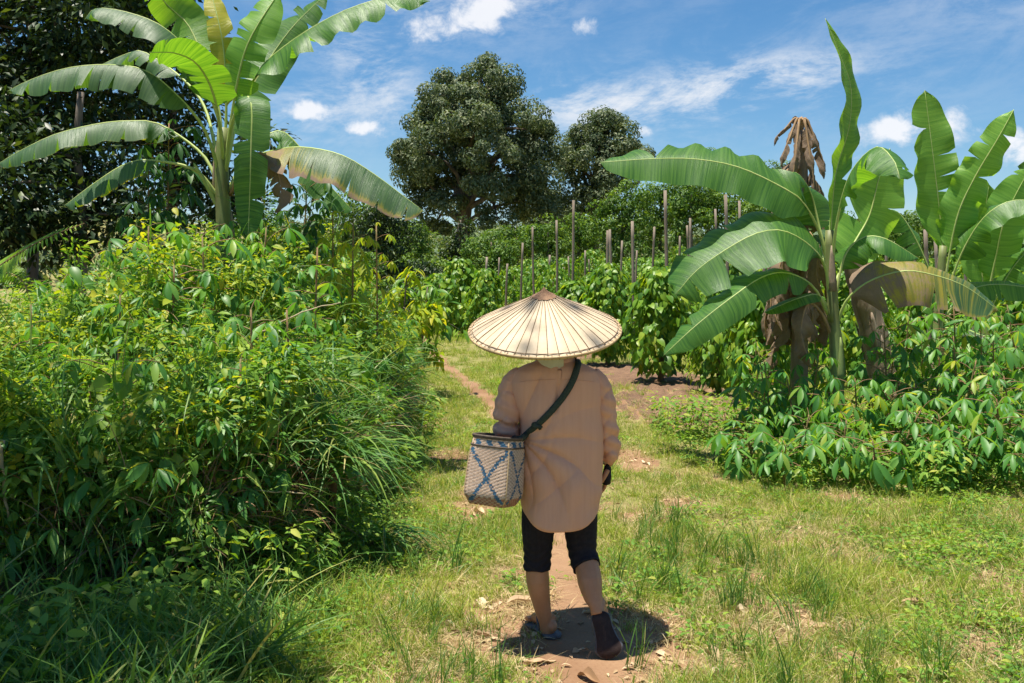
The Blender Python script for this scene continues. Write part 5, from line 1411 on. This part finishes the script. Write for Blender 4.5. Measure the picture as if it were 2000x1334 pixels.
def drape(me, sleeve):
    v, n_ = verts(me)
    PX = (v[:, 0] + PB[0]) / px2 + 1000; PY = HORY + (CAMZ - v[:, 2]) / px2
    back = smooth(.1, -.3, n_[:, 1])
    if not sleeve:
        side = np.abs(PX - 1095) / 80
        v[:, 2] += np.clip(side, 0, 1.1) ** 2.2 * 34 * px2 * smooth(900, 1034, PY) ** 2          # curved shirt tail
        th = np.arctan2(PY - 852, PX - 1022); dd = np.hypot(PX - 1022, PY - 852)
        f1 = -sharp(th * 13 + 1.2 * np.sin(dd / 40)) * np.exp(-((dd - 75) / 80) ** 2) * np.exp(-((th - .75) / 1.0) ** 2)      # pulled by the strap
        f2 = np.sin((PX - 1095) / 12.0 + 1.5 * np.sin(PY / 60.) + .9 * np.sin(PY / 23 + PX / 40)) * smooth(800, 960, PY) * .8
        f3 = -sharp((PX - 1040) / 9.0 + (PY - 760) / 20.) * np.exp(-((PX - 1050) / 34) ** 2 - ((PY - 785) / 60) ** 2)
        f6 = -1.4 * np.exp(-((PX - (1092 - (PY - 725) * .12)) / 3.5) ** 2) * np.exp(-((PY - 765) / 38) ** 2)
        f5 = np.sin(PX / 19 + PY / 31) * .6 + np.sin(PX / 31 - PY / 17 + 2) * .5
        f7 = -sharp((PX * .8 + PY * .6) / 9.5 + 1.1 * np.sin(PY / 30)) * np.exp(-((PX - 1075) / 50) ** 2 - ((PY - 905) / 70) ** 2) * .8
        dsp = .013 * f1 + .009 * f2 + .012 * f3 + .006 * f5 + .008 * f6 + .009 * f7
    else:
        f4 = -sharp(PY / 6.5 + 1.8 * np.sin(PX / 11 + v[:, 1] * 9) + 1.2 * np.sin(PY / 17)) + .6 * np.sin(PY / 4.1 - PX / 9.)
        dsp = .0062 * f4 * smooth(735, 775, PY) * (1 - .4 * smooth(880, 895, PY)) + .006 * np.sin(PX / 6. + PY / 40) * smooth(870, 885, PY)
        back = np.maximum(back, .7)
    v += n_ * dsp[:, None] * (.45 + .55 * back)[:, None]
    me.vertices.foreach_set('co', v.astype(np.float32).ravel()); me.update()
    return v


shm = remeshed('tunic', [(v - PB, f) for v, f in SH[:1]], .0065, 5, [FAB])
v = drape(shm, False)
tunic = ob('tunic', shm, person)
for s_ in SH[1:]:
    sm_ = remeshed('sleeve', [(s_[0] - PB, s_[1])], .0055, 2, [FAB]); drape(sm_, True); ob('sleeve', sm_, tunic)
bvh = BVHTree.FromPolygons([Vector(c + PB) for c in v], [tuple(p.vertices) for p in shm.polygons])


def on_back(px, py, lift_=.006):
    d = Vector(((px - 1000) / FPX, 1, -(py - HORY) / FPX)).normalized()
    h = bvh.ray_cast(Vector((0, 0, CAMZ)), d)
    return np.array(h[0] - d * lift_) if h[0] is not None else W(px, py, -.1)


# collar band, back placket, cuff
cq = [W(1086, 703) + np.array([.083 * math.cos(a), .09 * math.sin(a), .004 * math.cos(2 * a)]) - PB for a in np.linspace(0, 2 * math.pi, 25)]
ob('collar', mesh('collar', *tube(cq, .010, 8, (0, 0, 1, 1.6)), [FAB]), tunic)
pq = np.array([on_back(1093 - .03 * (y_ - 720), y_, .002) for y_ in np.linspace(722, 752, 8)]) - PB
ob('placket', mesh('placket', *tube(pq, .0095, 6, (0, 1, 0, .22)), [FAB]), tunic)
cuf = [W(1189, 893, .03) + np.array([.037 * math.cos(a), .034 * math.sin(a), 0]) - PB for a in np.linspace(0, 2 * math.pi, 17)]
ob('cuff', mesh('cuff', *tube(cuf, .007, 7, (0, 0, 1, 1.6)), [FAB]), tunic)
# tail of the pale neck cloth showing above the collar at the back
gu, gv = np.meshgrid(np.linspace(0, 1, 13), np.linspace(0, 1, 8)); cp = []
for u_, v_ in zip(gu.ravel(), gv.ravel()):
    px_ = 1043 + 58 * u_; yb = 722 - 14 * abs(u_ - .68) ** 1.2 * 2 - 8 * (u_ < .25) * (.25 - u_) * 4
    py_ = 684 + (yb - 684) * v_
    dn = math.sqrt(max(0, 1 - ((px_ - 1084) / 52) ** 2))
    cp.append(W(px_, py_, -.055 - .045 * dn - .012 * v_ - .003 * math.sin(u_ * 11 + v_ * 3)) - PB)
cp = np.array(cp); cp = np.concatenate([cp, cp + (0, .006, 0)])
ii_ = (np.arange(7)[:, None] * 13 + np.arange(12)[None]).ravel()
ob('neck_flap', mesh('neck_flap', cp, np.concatenate([np.stack([ii_, ii_ + 13, ii_ + 14, ii_ + 1], -1), np.stack([ii_, ii_ + 1, ii_ + 14, ii_ + 13], -1) + 104]), [M['scarf']]), person)
for nm, pts_ in (('seam', [(x_, 741 - .0009 * (x_ - 1088) ** 2 * -1) for x_ in np.linspace(1016, 1160, 22)]),):
    sq = np.array([on_back(*p_, .0008) for p_ in pts_]) - PB
    ob(nm, mesh(nm, *tube(sq, .0014, 4), [M['scarf'] if False else FAB]), tunic)
# leggings
lg = []
for q_, r_, yb in ((lq, lrad, 1113), (rq, rrad, 1108)):
    py_ = HORY + (CAMZ - q_[:, 2]) / q_[:, 1] * FPX; k = py_ < yb
    e = q_[k][-1] + (q_[np.argmin(k)] - q_[k][-1]) * np.clip((yb - py_[k][-1]) / (py_[np.argmin(k)] - py_[k][-1]), 0, 1)
    qq = np.concatenate([q_[k], [e]]); ra2 = np.r_[r_[k], r_[k][-1]] + .006
    lg.append(tube(qq, ra2 + np.r_[np.zeros(len(ra2) - 2), .002, .003], 22))
lg.append(ring_loft([(W(1095, 985), .165, .12), (W(1095, 940), .165, .12), (W(1095, 890), .14, .10)], 30))
lgm = remeshed('leggings', [(v_ - PB, f) for v_, f in lg], .0055, 2, [M['black']])
v, n_ = verts(lgm); v += n_ * (.0022 * np.sin(v[:, 2] * 160 + 3 * np.sin(v[:, 0] * 40)) * smooth(.55, .35, v[:, 2]))[:, None]
lgm.vertices.foreach_set('co', v.astype(np.float32).ravel()); lgm.update()
ob('leggings', lgm, person)
# black fingerless glove with a pale cuff on the right hand
gd = nrm(RHD); gl = tube([RW_ - gd * .03, RW_, RW_ + gd * .03, RW_ + gd * .06, RW_ + gd * .086], [.027, .027, .035, .041, .038], 14, (-1, .1, .15, .55))
ob('glove', mesh('glove', gl[0] - PB, gl[1], [M['black']]), person)
gl = tube([RW_ - gd * .034, RW_ - gd * .012], [.030, .0295], 14)
ob('glove_cuff', mesh('glove_cuff', gl[0] - PB, gl[1], [M['scarf']]), person)


def sandal(heel, toe, up, side_, bend=0.0):
    """flip-flop: outlined sole with thickness, V strap"""
    heel, toe, up = (np.asarray(a, float) for a in (heel, toe, up))
    d = nrm(toe - heel); L_ = np.linalg.norm(toe - heel); up = nrm(up - d * (up @ d)); s = np.cross(d, up) * side_
    t = .5 - .5 * np.cos(np.linspace(0, math.pi, 26))
    wl = .5 * np.interp(t, [0, .35, .55, .78, 1], [.090, .086, .096, .126, .112]) * np.minimum(1, np.sqrt(np.maximum(0, 1 - np.clip(1 - t / .17, 0, 1) ** 2))) * np.sqrt(np.maximum(0, 1 - np.clip((t - .80) / .20, 0, 1) ** 2.2)) + .001
    ctr = np.interp(t, [0, .4, .75, 1], [0, .003, .008, .004])
    V, F = [], []
    for lay, sc2 in ((0, .97), (-.009, 1.0), (-.017, .88)):
        for sg in (-1, 1):
            V.append(heel + d * (t * L_)[:, None] + s * (ctr + sg * wl * sc2)[:, None] + up * (lay + bend * np.maximum(0, t - .72) ** 2)[:, None])
    V = np.concatenate(V); n = 26; i = np.arange(n - 1)

    def quad(a, b):
        return np.stack([a * n + i, a * n + i + 1, b * n + i + 1, b * n + i], -1)
    F = np.concatenate([quad(0, 1), quad(5, 4), quad(2, 0), quad(4, 2), quad(1, 3), quad(3, 5)])
    nF = len(F); mi = np.zeros(nF); mi[25:50] = 1
    o = ob('sandal', mesh('sandal', V - PB, F, [M['rubber'], M['sole']], midx=mi, smooth_=False), person)
    tp = heel + d * .80 * L_ + up * .01
    for sg in (-1, 1):
        a = heel + d * .38 * L_ + s * sg * .036 - up * .002
        ob('strap', mesh('strap', *tube(spline([a, a + d * .03 + up * .042 - s * sg * .004, tp + up * .045 - d * .02, tp + up * .012], 9) - PB, [.005, .006, .0065, .0065, .006, .0055, .005, .0045, .004], 7), [M['rubber']]), o)


sandal(hl - fd * .022 + (0, 0, -.013), hl + fd * .246 + (0, 0, -.013), (0, 0, 1), 1)
sandal(hr + np.array([-.002, -.016, .004]), ball_r + np.array([.006, -.024, -.047]), (0, 1, .05), 1)

# ---------------------------------------------------------------- conical hat
HATP = plain_mat('palm_leaf_strip', (.52, .40, .265), (.60, .475, .325), 14, .6, .3, spec=.35, bscale=60)
HATD = plain_mat('dark_seam', (.13, .085, .055), (.22, .15, .09), 60, .8, .2)
HATC = plain_mat('brown_hat_tip', (.22, .12, .07), (.36, .21, .12), 40, .75, .4)
HATR = plain_mat('hat_rim_bamboo', (.40, .28, .15), (.52, .38, .22), 60, .6, .3)
hc = W(1064, 643)
hat = ob('conical_hat', None, loc=hc, label='wide cream conical palm-leaf hat on the walker’s head'.replace('’', "'"), cat='hat')
hat.rotation_euler = (math.radians(17.5), math.radians(-1.6), 0)
HR, HH = 148 * px2, 80 * px2
prof_t = np.linspace(0, 1, 12)                                  # 0 apex, 1 rim


def hz(t):
    return HH * (1 - t) * (1 - .10 * np.sin(math.pi * t)) + HH * .05 * np.sin(math.pi * np.clip(t, 0, 1)) - .012 * np.maximum(0, t - .9) * 10 * .3


NS = 44
for k in range(NS):
    a0, a1 = 2 * math.pi * k / NS, 2 * math.pi * (k + 1) / NS
    V = []
    for t in prof_t:
        for j, f in enumerate((.0, .25, .5, .75, 1.0)):
            a = a0 + (a1 - a0) * (.03 + .94 * f); bul = .0022 * math.sin(math.pi * f) * min(1, 3 * t)
            V.append((max(t, .02) * HR * math.cos(a), max(t, .02) * HR * math.sin(a), hz(t) + bul + .0012 * math.sin(k * 2.3 + 5 * t)))
    V += [(x_, y_, z_ - .004) for x_, y_, z_ in V]
    n = 12 * 5; F = []
    for i in range(11):
        for j in range(4):
            q = i * 5 + j; F.append((q, q + 5, q + 6, q + 1)); F.append((n + q, n + q + 1, n + q + 6, n + q + 5))
    ob('palm_strip', mesh('palm_strip', np.array(V), np.array(F), [HATP]), hat)
    sq = [(t * HR * math.cos(a0), t * HR * math.sin(a0), hz(t) + .0012) for t in np.linspace(.13, .985, 10)]
    ob('seam', mesh('seam', *tube(sq, (.0010, .0014, .0012, .0018)[k * 7 % 4], 5), [HATD]), hat)
a = np.linspace(0, 2 * math.pi, 73)
for rr2, zz, rad in ((HR * 1.0, -.002, .006), (HR * .962, .0045, .0016), (HR * .985, -.009, .0045)):
    ob('rim', mesh('rim', *tube(np.stack([rr2 * np.cos(a), rr2 * np.sin(a), np.full(73, zz + (float(hz(.962)) if rad < .002 else 0))], -1), rad, 6), [HATR if rad > .002 else HATD]), hat)
for k in range(66):
    a0 = 2 * math.pi * k / 66
    sq = [(HR * q_ * math.cos(a0), HR * q_ * math.sin(a0), z_) for q_, z_ in ((.975, .009), (1.0, .007), (1.018, -.002), (1.0, -.012))]
    ob('stitch', mesh('stitch', *tube(sq, .0016, 4), [HATD]), hat)
cv = []; CN = 28
for i, t in enumerate(np.linspace(.0, .16, 6)):
    for j in range(CN):
        aa = 2 * math.pi * j / CN; tt_ = t + (.012 * math.sin(j * 2.7) if i == 5 else 0)
        cv.append((tt_ * HR * math.cos(aa), tt_ * HR * math.sin(aa), float(hz(tt_)) + .005 + .012 * max(0, 1 - t / .05)))
F = [(i * CN + j, (i + 1) * CN + j, (i + 1) * CN + (j + 1) % CN, i * CN + (j + 1) % CN) for i in range(5) for j in range(CN)]
ob('tip_cap', mesh('tip_cap', np.array(cv), np.array(F), [HATC]), hat)
ob('headband', mesh('headband', *tube(np.stack([.088 * np.cos(a), .1 * np.sin(a) + .02, np.full(73, .035)], -1), .006, 6), [HATR]), hat)

# ---------------------------------------------------------------- woven basket
def basket_mat():
    m, t = new_mat('woven_rattan')
    at = nd(t, 'ShaderNodeAttribute', dict(attribute_name='weave'))
    g = noise(t, nd(t, 'ShaderNodeTexCoord').outputs['Object'], 90, 4, .6)
    c = mix(t, mth(t, 'MULTIPLY', g, .5), at.outputs['Color'], mix(t, 1.0, at.outputs['Color'], (.55, .5, .45, 1), 'MULTIPLY'))
    p = nd(t, 'ShaderNodeBsdfPrincipled', Base_Color=c, Roughness=.6)
    out(t, p.outputs[0])
    return m


BM = basket_mat(); BD = PD - .16
DARKR = plain_mat('dark_rattan_binding', (.045, .035, .03), (.10, .075, .055), 60, .7, .3)
bb = P(962, 985, BD); bpx = BD / FPX
bas = ob('basket', None, loc=bb, label='woven rattan basket with blue diamond pattern slung at the left hip', cat='basket')
bas.rotation_euler = (math.radians(-7), math.radians(2.5), math.radians(-24))
NU, NV = 104, 40; HB = 132 * bpx
V = np.zeros((NV + 1, NU, 3)); colr = np.zeros((NV, NU, 4)); r = np.random.default_rng(3)


def bas_xy(a, v):
    """v 0 rim .. 1 base: round at the rim, square below"""
    p = 2.6 + 6.0 * smooth(.0, .5, v); R_ = 46 * bpx * np.interp(v, [0, .08, .4, .8, .86, 1], [1.02, 1.01, 1.0, 1.04, 1.02, .80])
    ca, sa = np.cos(a), np.sin(a)
    k = (np.abs(ca) ** p + np.abs(sa) ** p) ** (-1 / p)
    return R_ * k * ca, R_ * k * .9 * sa


aa = np.linspace(0, 2 * math.pi, NU, endpoint=False) + math.pi / 4
for i in range(NV + 1):
    v_ = i / NV
    x_, y_ = bas_xy(aa, v_)
    amp = .0034 * np.where((np.arange(NU) // 2 + i) % 2 == 0, 1, -1)
    rad_ = np.hypot(x_, y_)
    V[i] = np.stack([x_ * (1 + amp / rad_), y_ * (1 + amp / rad_), np.full(NU, HB * (1 - v_))], -1)
q4 = NU // 4
for i in range(NV):
    for j in range(NU):
        u = (j % q4) / q4; v_ = i / NV; f = .5
        band = abs(abs(u - .5) - abs((v_ - .58) * 1.18))
        blue = band < .055 and .16 < v_ < .93
        zig = .04 < v_ < .13 and abs(((u * 3) % 1) - .5 - (v_ - .08) * 3) < .22
        cell = (i + j // 2) % 2
        if blue and (cell or r.random() < .6) or zig:
            c = np.array([.045, .13, .23]) * r.uniform(.7, 1.3)
        elif v_ > .86:
            c = np.array([.40, .17, .10]) * r.uniform(.7, 1.25) if cell else np.array([.52, .36, .24]) * r.uniform(.8, 1.1)
        else:
            c = np.array([.68, .52, .41]) * r.uniform(.85, 1.12) if cell else np.array([.50, .35, .26]) * r.uniform(.8, 1.1)
        colr[i, j] = (*c, 1)
i = np.arange(NV)[:, None] * NU; j = np.arange(NU)[None]
F = np.stack([i + j, i + NU + j, i + NU + (j + 1) % NU, i + (j + 1) % NU], -1).reshape(-1, 4)
Vb = np.concatenate([V.reshape(-1, 3), [[0, 0, .002]]]); cap = np.stack([np.full(NU, len(Vb) - 1), (NV * NU + (np.arange(NU) + 1) % NU), NV * NU + np.arange(NU)], -1)
bme = mesh('woven_wall', Vb, [F, cap], [BM], smooth_=False)
ca_ = bme.attributes.new('weave', 'FLOAT_COLOR', 'FACE')
ca_.data.foreach_set('color', np.concatenate([colr.reshape(-1, 4), np.tile([.4, .22, .14, 1], (NU, 1))]).astype(np.float32).ravel())
ob('woven_wall', bme, bas)
for v_, rad, nm in ((0.0, .0065, 'rim'), (.14, .0045, 'binding'), (.02, .005, 'rim')):
    x_, y_ = bas_xy(np.linspace(0, 2 * math.pi, 61), v_)
    ob(nm, mesh(nm, *tube(np.stack([x_ * 1.02, y_ * 1.02, np.full(61, HB * (1 - v_))], -1), rad, 6), [DARKR]), bas)
for k in range(4):
    a0 = math.pi / 4 + k * math.pi / 2 + .0
    pts = [(*[float(q_) * 1.012 for q_ in bas_xy(np.array(a0), v_)], HB * (1 - v_)) for v_ in np.linspace(.02, .99, 9)]
    ob('corner_rib', mesh('corner_rib', *tube(pts, .003, 5), [HATR]), bas)
# shoulder strap: over the right shoulder, across the back to the basket rim
bpy.context.view_layer.update()
lp = [on_back(a_, b_) for a_, b_ in ((1128, 716), (1118, 745), (1102, 772), (1082, 797), (1060, 820), (1042, 836), (1028, 848))]
front = [W(1128, 707, .02), W(1120, 715, .13), W(1060, 780, .19), W(1000, 850, .14), W(985, 850, .03)]
sp_ = spline(front[::-1] + lp + [P(1020, 856, BD - .0), P(1012, 858, BD + .01)], 60)
ob('strap', mesh('strap', *tube(sp_ - bb, .0155, 8, (0, 1, .3, .45)), [M['strap']]), None, loc=bb).name
st_ = [o for o in COL.objects if o.name.startswith('strap') and o.parent is None][0]
kn = on_back(1043, 832, .012) - bb
tailp = [tube(spline([kn, kn + (.012, -.012, .0), kn + (.03, -.004, -.004), kn + (.022, 0, -.016)], 8), [.012, .014, .012, .010, .010, .009, .008, .004], 7), tube(spline([kn, kn + (.0, -.01, .01), kn + (.02, -.008, .012)], 6), [.011, .012, .011, .009, .007, .004], 7)]
v_, f_ = join(tailp); kno = ob('knot', mesh('knot', v_, f_, [M['strap']]), st_)
Mi = (Matrix.Translation(bb) @ bas.rotation_euler.to_matrix().to_4x4()).inverted()
st_.parent = bas; st_.matrix_parent_inverse = Mi

# ---------------------------------------------------------------- fallen leaves
DL = [leaf_mat('fallen_leaf_%d' % i, [(0, a_), (1, b_)], tr=.1, trc=(1.1, 1, .8), rough=.75, spec=.2) for i, (a_, b_) in enumerate((((.42, .28, .16), (.58, .43, .27)), ((.26, .14, .08), (.38, .22, .12)), ((.55, .42, .27), (.68, .56, .40))))]


def dry_leaf(seed, wd):
    r = np.random.default_rng(seed); n, k = 9, 5; V = []
    for i in range(n):
        t = i / (n - 1); h = wd * .5 * math.sin(math.pi * min(1, t * .96 + .02) ** .85) ** .8
        for j in range(k):
            u = -1 + 2 * j / (k - 1)
            V.append((u * h * (1 - .25 * abs(math.sin(seed))), t - .5, abs(u) ** 1.5 * h * (.7 + .5 * math.sin(seed * 3 + t * 4)) + .07 * math.sin(t * 3.1 * math.pi + seed) * .6 + .05 + r.normal(0, .006)))
    F = [(i * k + j, i * k + j + 1, (i + 1) * k + j + 1, (i + 1) * k + j) for i in range(n - 1) for j in range(k - 1)]
    return np.array(V), np.array(F)


DM = [mesh('fallen_leaf', *dry_leaf(s, .32 + .06 * (s % 3)), [DL[s % 3]]) for s in range(9)]
FL = [(1385, 1278, .11, 0, 2, 'long curled cream leaf at the right edge of the bare path'), (1345, 1315, .10, 1, 1, 'pinkish brown leaf lying below the long curled cream leaf'), (1400, 1325, .07, 2, 0, 'small tan leaf at the bottom edge right of the path'), (1295, 1253, .10, 3, 2, 'pale leaf at the right rim of the hat shadow'),
      (1300, 1225, .07, 4, 2, 'cream leaf just above the right rim of the hat shadow'), (1262, 1195, .08, 5, 1, 'curled brown leaf right of the lifted sandal'), (1150, 1200, .06, 6, 0, 'tan leaf scrap between the walking legs'), (1025, 1180, .12, 0, 0, 'tan curled leaf left of the standing sandal'), (965, 1195, .07, 1, 2, 'round pale leaf left of the standing foot'),
      (945, 1185, .10, 5, 1, 'brown curled leaf behind the round pale one'), (1055, 1298, .10, 3, 2, 'cream curled leaf below the standing sandal'), (1150, 1330, .09, 4, 1, 'reddish brown leaf at the bottom centre edge'), (940, 1245, .08, 6, 2, 'pale leaf on the bare ground left of the feet'), (905, 1235, .09, 7, 0, 'tan leaf farther left of the feet'), (870, 1225, .07, 8, 2, 'cream leaf near the left grass edge'),
      (880, 1150, .06, 1, 0, 'small tan leaf in the grass left of the calf'), (935, 1005, .09, 2, 2, 'pale leaf below the basket'), (945, 990, .07, 4, 0, 'tan leaf under the basket corner'), (860, 985, .07, 3, 0, 'tan leaf in the grass left of the basket'), (1310, 835, .14, 0, 2, 'white-looking leaf scrap near the pepper soil'), (1290, 845, .10, 5, 2, 'pale scrap beside the white-looking one'),
      (1600, 1230, .09, 6, 2, 'cream leaf on the bare patch to the right'), (1480, 1145, .08, 7, 0, 'tan leaf on the small bare patch right of the legs'), (1530, 1235, .06, 2, 0, 'small tan leaf on the right bare patch'), (1440, 1195, .08, 8, 2, 'pale leaf left of the right bare patch'), (1790, 1185, .10, 0, 0, 'long tan leaf in the grass at right'), (1920, 1230, .10, 4, 0, 'tan leaf near the lower right corner'), (1640, 1195, .08, 3, 2, 'cream leaf scrap right of the grass tussock'),
      (1340, 1330, .06, 6, 1, 'brown leaf scrap at the bottom edge'), (1950, 1130, .08, 1, 2, 'pale curled scrap at the right edge'), (1260, 905, .08, 5, 0, 'tan scrap behind the right hand'), (780, 1215, .07, 7, 1, 'brown leaf at the grass edge on the left')]
for i, (px, py, ln, mi, _, lab) in enumerate(FL):
    g_ = G(px, py); z = float(gz(*g_)); r = np.random.default_rng(i)
    o = ob('fallen_leaf', DM[mi], loc=(g_[0], g_[1], z + .002), label=lab, cat='leaf', group='dry leaves littering the ground')
    s = ln * 1.6; o.scale = (s, s, s); o.rotation_euler = (r.normal(0, .12), r.normal(0, .15), r.uniform(0, 6.28))
lit = leaf_t(.45, OVAL, 4, .5, .2)
x, y = pick(7000, -2, 6, 3.5, 12, lambda x, y: open_ground(x, y) * np.clip(.25 + .8 * worn(x, y) + .8 * spots(x, y, [(p_[0], p_[1], p_[2] * 1.5, p_[3] * 1.6) for p_ in BARE]) - .7 * (path_mask(x, y) > .8), 0, 1))
n = len(x); a = RNG.uniform(0, 6.28, n)
v, f = scatter(lit, np.stack([x, y, gz(x, y) + .008], -1), frames(np.stack([np.cos(a), np.sin(a), RNG.normal(0, .15, n)], -1), np.array([0, 0, 1.]) + RNG.normal(0, .25, (n, 3))), RNG.uniform(.02, .07, n))
ob('leaf_litter', mesh('leaf_litter', v, f, [DL[0]]), label='small scraps of dry leaf strewn over the bare earth', cat='litter', kind='stuff')
